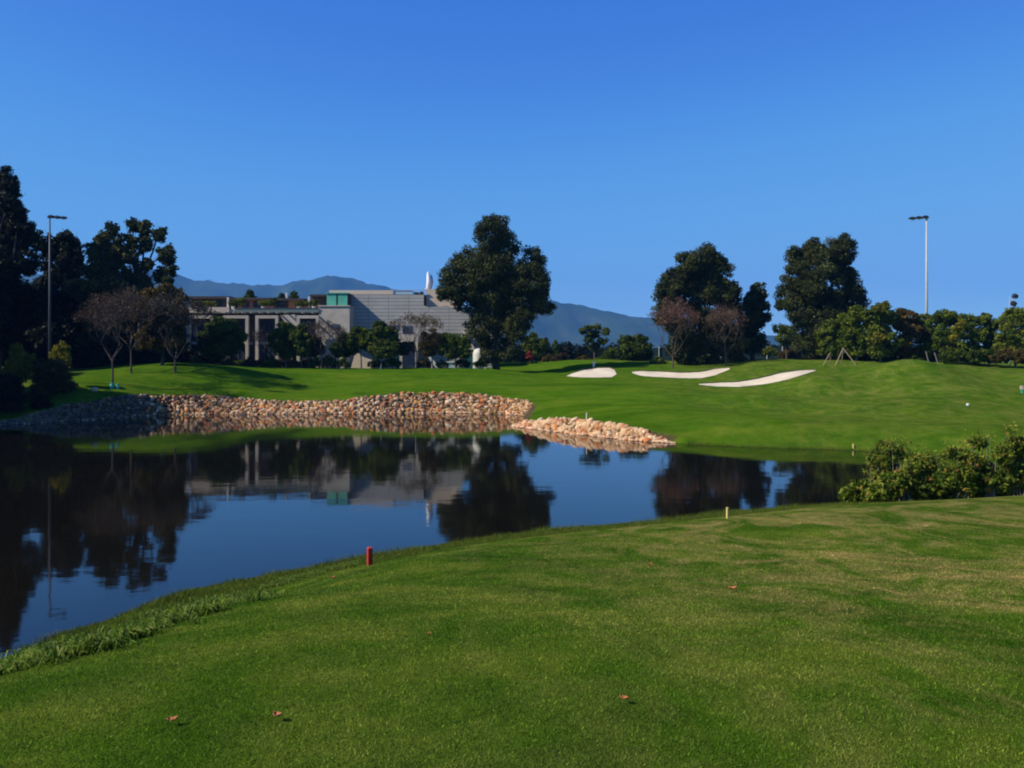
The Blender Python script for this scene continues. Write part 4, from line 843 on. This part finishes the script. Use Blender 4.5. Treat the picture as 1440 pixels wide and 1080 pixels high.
for a, b in ((266, 296), (318, 345), (363, 387), (421, 444)):           # balcony slabs and the rooms behind
    m = MB(); m.box(X_(a, D1) + .003, X_(b, D1) - .003, D1 + .5, 99.99, Z_(484, D1), Z_(480.5, D1)); m.build('balcony_slab', M['concrete'], tb)
    for y0, y1 in ((452, 478), (488, 512)):
        w = MB(); x0, x1, z0, z1 = X_(a + 3, 99.9), X_(b - 2, 99.9), Z_(y1, 99.9), Z_(y0, 99.9)
        w.box(x0, x1, 99.90, 99.94, z0, z1); wo = w.build('window', M['glass'], tb)
        fr = MB(); n_ = 3
        for k in range(n_ + 1): xx = x0 + (x1 - x0) * k / n_; fr.box(xx - .04, xx + .04, 99.84, 99.9, z0, z1)
        fr.box(x0 - .04, x1 + .04, 99.83, 99.9, z1, z1 + .08); fr.box(x0 - .04, x1 + .04, 99.83, 99.9, z0 - .08, z0); fr.build('window_frame', M['darksteel'], wo)
m = MB(); m.prism([(X_(393, 98), Z_(443, 98)), (X_(403, 98), Z_(458, 98)), (X_(417, 98), Z_(458, 98)), (X_(414, 98), Z_(442, 98))], 98.2, 99.6); m.build('sloping_wing_wall', M['concrete'], tb)
for px in (292, 300, 310):
    pass
for px in (302, 319, 408): m = MB(); m.box(X_(px, 97.5), X_(px + 3, 97.5), 97.5, 97.9, zb, Z_(497, 97.5)); m.build('column', M['concrete'], tb)
# pergola beams that run out over the frames
for px in (306, 318, 330, 342, 354, 366, 378, 390, 402, 426, 440):
    m = MB(); m.box(X_(px, 97.8), X_(px + 1.6, 97.8), 97.1, 98.55, Z_(440.6, 97.8), Z_(438.6, 97.8)); m.build('pergola_beam', M['concrete'], tb)
# parapet and glass rail
m = MB(); pbox(250, 322, 432, 440.0, 98.3, .29, m); m.build('parapet', M['concrete'], tb)
m = MB(); pbox(330, 448, 434.0, 439, 98.4, .06, m); m.build('glass_rail', M['railglass'], tb)
m = MB(); pbox(330, 448, 432.9, 433.9, 98.35, .12, m); m.build('handrail', M['darksteel'], tb)
# set back roof storey
def rbox(name, a, b, y0, y1, mat, D=103, dep=6): m = MB(); pbox(a, b, y0, y1, D, dep, m); return m.build(name, M[mat], tb)
rbox('roof_storey', 268, 321, 420, 434, 'darkwall'); rbox('roof', 264, 322, 416.5, 419.8, 'darkroof', 102.4, 7.4)
rbox('roof_storey', 334, 386, 421.5, 434, 'brick'); rbox('roof', 322, 388, 418.5, 421.2, 'darkroof', 102.4, 7.4)
rbox('roof_storey', 387, 406, 421, 434, 'darkwall', 103.4); rbox('wooden_box', 406, 426, 422.6, 434, 'wood', 102.8, 5); rbox('roof', 389, 428, 419.5, 422.3, 'darkroof', 102.2, 7)
rbox('roof_storey', 437, 458, 417, 434, 'darkwall', 103); rbox('roof', 435.5, 459, 414, 416.8, 'darkroof', 102.4, 7)
rbox('post', 319, 321.5, 418, 433, 'offwhite', 99.5, .25); rbox('post', 433, 435.5, 417, 433, 'offwhite', 99.5, .25); rbox('chimney', 401.5, 404, 411.5, 419, 'offwhite', 103.5, .3)
for px, y0, y1, a, b in ((345, 424, 434, 5, 'glass'), (362, 424, 434, 6, 'glass'), (395, 424, 434, 5, 'glass'), (285, 423, 433, 8, 'glass'), (305, 423, 433, 7, 'glass')):
    w = MB(); D = 102.9 if px < 388 else 103.3; pbox(px - a, px + a, y0, y1, D, .08, w); w.build('window', M[b], tb)
# roof plants (things that stand on the terrace)
for i, (px, w_, h_, lf, lab) in enumerate([(278, 7, 7, 'green', 'potted green plant at the left end of the roof terrace'), (290, 7, 5, 'yellow', 'pale yellow potted plant on the roof terrace'), (300, 6, 5, 'yellowgreen', 'short yellow green potted plant right of the pale yellow one'), (328, 7, 7, 'green', 'green potted plant right of the first white roof post'), (338, 8, 9, 'yellowgreen', 'tallest bright green potted plant before the brick roof storey'),
                                      (370, 8, 6, 'yellowgreen', 'wide yellow green potted plant before the brick wall'), (383, 7, 9, 'green', 'dark green potted plant at the end of the brick wall'), (420, 7, 5, 'green', 'low green potted plant before the orange wooden box'), (430, 5, 5, 'yellowgreen', 'small bright potted plant beside the second roof post'), (441, 6, 8, 'green', 'dark green potted plant under the dark roof box')]):
    D = 99.4; x = X_(px, D); z = Z_(434, 98.6) + .003; root = empty('potted_plant', (x, D, z), lab, 'potted plant', 'potted plants on the roof terrace')
    m = MB(); m.tube([(x, D, z), (x, D, z + .32)], [.17, .24], 10); m.build('pot', M['offwhite' if i % 2 else 'terracotta'], root)
    w_ *= 1.25; h_ *= 1.35; s = D / F; c = np.array([x, D, z + .3 + h_ * s * .5]); B = [(c, np.array([w_, w_ * .8, h_ * .55]) * s * .9), (c + np.array([w_ * s * .4, -.1, .1]), np.array([w_, w_, h_]) * s * .45)]
    v, f, a = crown_leaves(B, .16, 2.6, .5, .35); mesh_np('foliage', v, f, M[lf], root, v=a)
    m.v = []; m.f = []; m.tube([(x, D, z + .3), (x, D, z + .3 + h_ * s * .6)], [.03, .015], 5); m.build('stem', M['twig'], root)
# concrete tower with green box
ct = empty('concrete_tower', (X_(470, 98), 100, 3.4), 'pale concrete tower block with turquoise copper box on top', 'building')
m = MB(); m.box(X_(448.5, 98.5), X_(491.5, 98.5), 98.5, 101.59, zb, Z_(431, 98.5)); m.build('wall', M['concrete'], ct)
m = MB(); m.box(X_(447.5, 98.5), X_(492.3, 98.5), 98.4, 101.59, Z_(431, 98.5) + .003, Z_(429.3, 98.5)); m.build('coping', M['concrete'], ct)
zc = Z_(429.3, 98.5) + .003; xg0, xg1 = X_(459.5, 99), X_(488.5, 99); zt = Z_(412.8, 99)
m = MB(); m.box(xg0 + .05, xg1 - .05, 99.06, 101.5, zc, zt - .02); gb = m.build('copper_box', M['darkwall'], ct)
xm = (xg0 + xg1) / 2
for a, b in ((xg0, xm - .1), (xm + .1, xg1)): m = MB(); m.box(a, b, 99.0, 99.055, zc, zt); m.build('copper_panel', M['greendoor'], gb)
m = MB(); m.box(xg0 - .1, xg1 + .1, 98.9, 101.55, zt + .003, zt + .1); m.build('roof', M['greendoor'], ct)
w = MB(); w.box(X_(466, 98.4), X_(476, 98.4), 98.42, 98.497, Z_(462, 98.4), Z_(456, 98.4)); w.build('window', M['glass'], ct)
# clad hall
D2 = 101.6
ch = empty('clad_hall', (X_(590, D2), D2 + 7, 3.4), 'large windowless grey hall clad in horizontal panels', 'building')
poly = [(490, 414), (597, 414), (597.01, 432.5), (628, 430), (650, 436), (672, 450), (692, 470)]
pts = [(X_(a, D2), Z_(b, D2)) for a, b in poly]
body = [(X_(490, D2), zb), (X_(692, D2), zb)] + pts[::-1]
m = MB(); m.prism(body, D2, D2 + 12); m.build('wall', M['darkwall'], ch)
# the cladding: rows of panels 40 mm proud, with open joints
m = MB(); zlo = zb; top_z = lambda x: np.interp(x, [p[0] for p in pts], [p[1] for p in pts]); xa, xb = pts[0][0], pts[-1][0]; rh = .42; z = zlo
while z < pts[0][1]:
    z1 = min(z + rh - .04, pts[0][1] - .01); x = xa; k = 0
    while x < xb - .05:
        x1 = min(x + 2.4, xb)
        for s in range(4):
            a = x + (x1 - .03 - x) * s / 4; b = x + (x1 - .03 - x) * (s + 1) / 4; ta_, tb_ = min(z1, top_z(a) - .01), min(z1, top_z(b) - .01)
            if ta_ > z + .02 and tb_ > z + .02: m.prism([(a, z), (b, z), (b, tb_), (a, ta_)], D2 - .05, D2 - .003)
        x = x1
    z += rh
m.build('cladding', M['clad'], ch)
m = MB(); m.box(X_(463, D2 + .2), X_(553, D2 + .2), D2 + .2, D2 + 11, Z_(414, D2) + .003, Z_(408, D2)); m.build('parapet', M['beige'], ch)
m = MB(); m.box(X_(553, D2) + .003, X_(580, D2), D2 + .3, D2 + .36, Z_(413.8, D2), Z_(408.6, D2)); gl = m.build('glass_rail', M['paleglass'], ch)
m = MB(); m.box(X_(553, D2) + .003, X_(597, D2), D2 + .25, D2 + .4, Z_(408.5, D2), Z_(407.6, D2)); m.build('handrail', M['steel'], gl)
m = MB(); m.box(X_(582, D2), X_(587, D2), D2 + 1, D2 + 1.8, Z_(414, D2) + .002, Z_(410, D2)); m.box(X_(589, D2), X_(594, D2), D2 + 1, D2 + 1.8, Z_(414, D2) + .002, Z_(409.2, D2)); m.build('roof_plant_box', M['darkmetal'], ch)
m = MB(); m.box(X_(598.5, D2), X_(642, D2), D2 + .6, D2 + 5, Z_(436, D2), Z_(406, D2)); m.build('stair_tower', M['beige'], ch)
m = MB(); m.prism([(X_(638, D2), Z_(436, D2)), (X_(650, D2), Z_(436, D2)), (X_(647, D2), Z_(418, D2)), (X_(643, D2), Z_(418, D2))], D2 + .1, D2 + .55); m.build('white_fin', M['offwhite'], ch)
m = MB(); m.prism([(X_(650, 101), Z_(468, 101)), (X_(667, 101), Z_(494, 101)), (X_(670, 101), Z_(494, 101)), (X_(653, 101), Z_(466, 101))], 101.0, 101.5); m.build('sloping_coping', M['beige'], ch)
w = MB(); pbox(547, 561, 457, 464, D2 - .1, .04, w); w.build('window', M['glass'], ch)
w = MB(); pbox(566, 580, 458, 469, D2 - .1, .04, w); w.build('window', M['glass'], ch)
# entrance porch in front of the hall
po = empty('entrance_porch', (X_(575, 98), 98.5, 3.4), 'dark porch with pale lintel and columns before the hall', 'porch')
m = MB(); pbox(561, 588, 471, 480, 98, 3.4, m); m.build('lintel', M['concrete'], po)
for a in (562, 584): m = MB(); m.box(X_(a, 98), X_(a + 3.5, 98), 98, 98.4, zb, Z_(480, 98) - .003); m.build('column', M['concrete'], po)
m = MB(); m.box(X_(566, 99), X_(584, 99), 99.6, 101.4, zb, Z_(480, 99.6) - .01); m.build('door', M['glass'], po)
ww = empty('sloping_wall', (X_(505, 97), 97.2, 3.4), 'pale sloping garden wall left of the porch', 'wall')
m = MB(); m.prism([(X_(490, 97), zb), (X_(524, 97), zb), (X_(522, 97), Z_(506, 97)), (X_(512, 97), Z_(503, 97)), (X_(500, 97), Z_(494, 97))], 97, 97.5); m.build('wall_face', M['beige'], ww)
# low garden pavilion
pv = empty('white_pavilion', (X_(655, 96), 96.5, 3.4), 'low glazed pavilion with white dome and sloping bar', 'building')
m = MB(); m.prism([(X_(600, 96), Z_(500, 96)), (X_(604, 96), Z_(500, 96)), (X_(620, 96), Z_(519, 96)), (X_(614, 96), Z_(519, 96))][::-1], 96, 96.4); m.build('sloping_bar', M['offwhite'], pv)
m = MB(); m.box(X_(618, 96.6), X_(640, 96.6), 96.6, 98, zb, Z_(510, 96.6)); m.build('glazed_wall', M['paleglass'], pv)
m = MB(); m.box(X_(617, 96.6), X_(641, 96.6), 96.5, 98.1, Z_(510, 96.6) + .003, Z_(508.5, 96.6)); m.build('roof', M['offwhite'], pv)
m = MB(); m.prism([(X_(642, 96), zb), (X_(674, 96), zb), (X_(674, 96), Z_(508, 96)), (X_(664, 96), Z_(498, 96)), (X_(656, 96), Z_(500, 96))], 96.2, 98.4); m.build('glass_roof', M['tealglass'], pv)
cx, cz = X_(673, 95.5), Z_(505, 95.5); rr = .66
m = MB(); prof = [(0, rr), (.9, rr), (1.15, rr * .95), (1.4, rr * .75), (1.55, rr * .4), (1.6, .03)]
m.tube([(cx, 96.1, 3.0), (cx, 96.1, cz - .4)] + [(cx, 96.1, cz - .4 + .02 + a) for a, b in prof[1:]], [rr, rr] + [b for a, b in prof[1:]], 18); m.build('dome', M['offwhite'], pv, smooth=True)
m = MB(); m.tube([(X_(679, 95.3), 95.3, Z_(498, 95.3)), (X_(684, 95.3), 95.3, 3.0)], [.1, .1], 8); m.build('strut', M['offwhite'], pv)
# flame shaped sculpture on the stair tower
zs = Z_(406, D2) + .003; xs = X_(600, D2); ys = D2 + 1.4
sc = empty('sculpture', (xs, ys, zs), 'tall white flame shaped sculpture on top of the hall', 'sculpture')
m = MB(); H_ = 2.15; P_ = []; Rr = []
for k in range(13):
    t = k / 12; P_.append((xs + .10 * math.sin(t * 5.2 - .6) + .12 * t, ys, zs + t * H_)); Rr.append(.06 + .27 * math.sin(PI * min(1, t * .86 + .12)) * (1 - .12 * t) if k < 12 else .05)
m.tube(P_, Rr, 12); m.build('flame', M['white'], sc, smooth=True)
m = MB(); m.tube([(a[0] + .34, a[1] + .2, a[2]) for a in P_[:11]], [r * .42 for r in Rr[:11]], 8); m.build('grey_wing', M['steel'], sc, smooth=True)
m = MB(); m.tube([(xs, ys, zs - .0), (xs, ys, zs + .10)], [.42, .38], 14); m.build('plinth', M['concrete'], sc)

# ------------------------------------------------------------------ hills and haze
def hills(D0, ridge, depth, name, seed, label):
    R = np.array(ridge, float); xs = (R[:, 0] - CX) * D0 / F; zs = (HZ - R[:, 1]) * D0 / F
    X = np.linspace(xs[0], xs[-1], 260); rz = np.interp(X, xs, zs)
    k = np.ones(7) / 7; rz = np.convolve(np.pad(rz, 3, mode='edge'), k, 'valid')
    V = []; ts = np.linspace(-1, 1, 34); r2 = np.random.default_rng(seed)
    ph = r2.uniform(0, 6, 8)
    for t in ts:
        prof = (1 - abs(t)) ** .85 if t < 0 else (1 - t) ** 1.0
        spur = .16 * np.sin(X / 170 + ph[0] + t * 2.5) + .10 * np.sin(X / 71 + ph[1] - t * 4) + .05 * np.sin(X / 31 + ph[2] + t * 6) + .03 * r2.normal(size=len(X))
        h = rz * prof * (1 + spur * min(1, abs(t) * 3.0) * (1 if t < .999 else 0)) + (rz * .012 * np.sin(X / 23 + ph[3]) + rz * .008 * np.sin(X / 9.1 + ph[4]) if abs(t) < .05 else 0)
        V.append(np.stack([X, np.full(len(X), D0 + t * depth), np.maximum(h, -3) + (0 if abs(t) < .98 else -3)], 1))
    V = np.concatenate(V); n = len(X); I = np.arange(len(V)).reshape(len(ts), n)
    Fc = np.stack([I[:-1, :-1], I[:-1, 1:], I[1:, 1:], I[1:, :-1]], -1).reshape(-1, 4)
    tag(mesh_np(name, V, Fc, M['hill'], smooth=True), label, kind='structure')
hills(4200, [(-900, 410), (-500, 395), (-200, 400), (0, 385), (150, 372), (220, 376), (255, 383), (285, 389.5), (320, 393), (350, 397), (400, 396), (430, 391), (460, 388), (480, 387), (500, 390), (530, 397), (570, 405), (620, 416), (680, 440), (760, 470), (900, 500)], 900, 'hills', 3, 'far wooded ridge behind the buildings')
hills(3600, [(560, 500), (600, 470), (650, 430), (700, 413), (745, 413), (775, 420), (800, 423.5), (850, 434), (900, 445), (950, 454), (1050, 466), (1150, 475), (1300, 482), (1600, 488), (2000, 480)], 700, 'hills', 5, 'nearer wooded ridge sloping down to the right')
hz = MB(); hz.box(-4700, 6300, -60, 5200, -4.0, 480)
hm, nt, out = new_mat('haze'); vol = nt.nodes.new('ShaderNodeVolumePrincipled')
vol.inputs['Color'].default_value = (0.13, 0.42, 1.0, 1); vol.inputs['Density'].default_value = 0.00013; vol.inputs['Anisotropy'].default_value = 0.0
L(nt, vol.outputs[0], out.inputs['Volume'])

ho = hz.build('haze', hm); tag(ho, kind='stuff')

# ------------------------------------------------------------------ light, sky, camera
el = math.radians(40); ts = np.array([-1.0, -0.35]); ts /= np.linalg.norm(ts)      # towards the sun
sun = bpy.data.lights.new('Sun', 'SUN'); sun.energy = 5.0; sun.angle = math.radians(.53); sun.color = (1, .92, .78)
so = bpy.data.objects.new('Sun', sun); COL.objects.link(so)
dirv = Vector((ts[0] * math.cos(el), ts[1] * math.cos(el), math.sin(el)))
so.rotation_euler = dirv.to_track_quat('Z', 'Y').to_euler()
w = bpy.data.worlds.new('World'); scene.world = w; w.use_nodes = True; nt = w.node_tree; nt.nodes.clear()
sky = nt.nodes.new('ShaderNodeTexSky'); sky.sky_type = 'NISHITA'; sky.sun_disc = False; sky.sun_elevation = el
sky.sun_rotation = math.atan2(ts[0], ts[1]); sky.altitude = 1900; sky.air_density = 1.0; sky.dust_density = 0; sky.ozone_density = 10.0
bg = nt.nodes.new('ShaderNodeBackground'); bg.inputs[1].default_value = .12
wo = nt.nodes.new('ShaderNodeOutputWorld')
def vm(op, v, src):
    q = nt.nodes.new('ShaderNodeVectorMath'); q.operation = op; q.inputs[3 if op == 'SCALE' else 1].default_value = v; nt.links.new(src, q.inputs[0]); return q.outputs[0]
cu = nt.nodes.new('ShaderNodeRGBCurve'); nt.links.new(vm('SCALE', .1, sky.outputs[0]), cu.inputs['Color'])
for ch, pts_ in enumerate([[(0, 0), (.056, .037), (.104, .094), (.184, .15), (.30, .20), (1, .6)], [(0, 0), (.133, .150), (.239, .295), (.388, .36), (.5, .40), (1, .8)], [(0, 0), (.15, .30), (.324, .535), (.509, .64), (.716, .67), (1, .8)]]):
    c_ = cu.mapping.curves[ch]; c_.points[0].location = pts_[0]; c_.points[1].location = pts_[-1]
    for q in pts_[1:-1]: c_.points.new(*q)
cu.mapping.update()
nt.links.new(vm('SCALE', 1 / .12, cu.outputs[0]), bg.inputs[0]); nt.links.new(bg.outputs[0], wo.inputs[0])
cam = bpy.data.cameras.new('Camera'); co = bpy.data.objects.new('Camera', cam); COL.objects.link(co)
co.location = (0, 0, CAMZ); co.rotation_euler = (PI / 2, 0, 0); cam.sensor_width = 36; cam.lens = 30.0; cam.shift_y = -40 / 1440
cam.clip_end = 20000; cam.clip_start = .1
scene.camera = co
scene.view_settings.view_transform = 'Standard'; scene.view_settings.look = 'None'; scene.view_settings.gamma = 1; scene.view_settings.exposure = .35
scene.cycles.filter_width = 2.0
scene.cycles.max_bounces = 6; scene.cycles.volume_bounces = 0; scene.cycles.volume_step_rate = 4
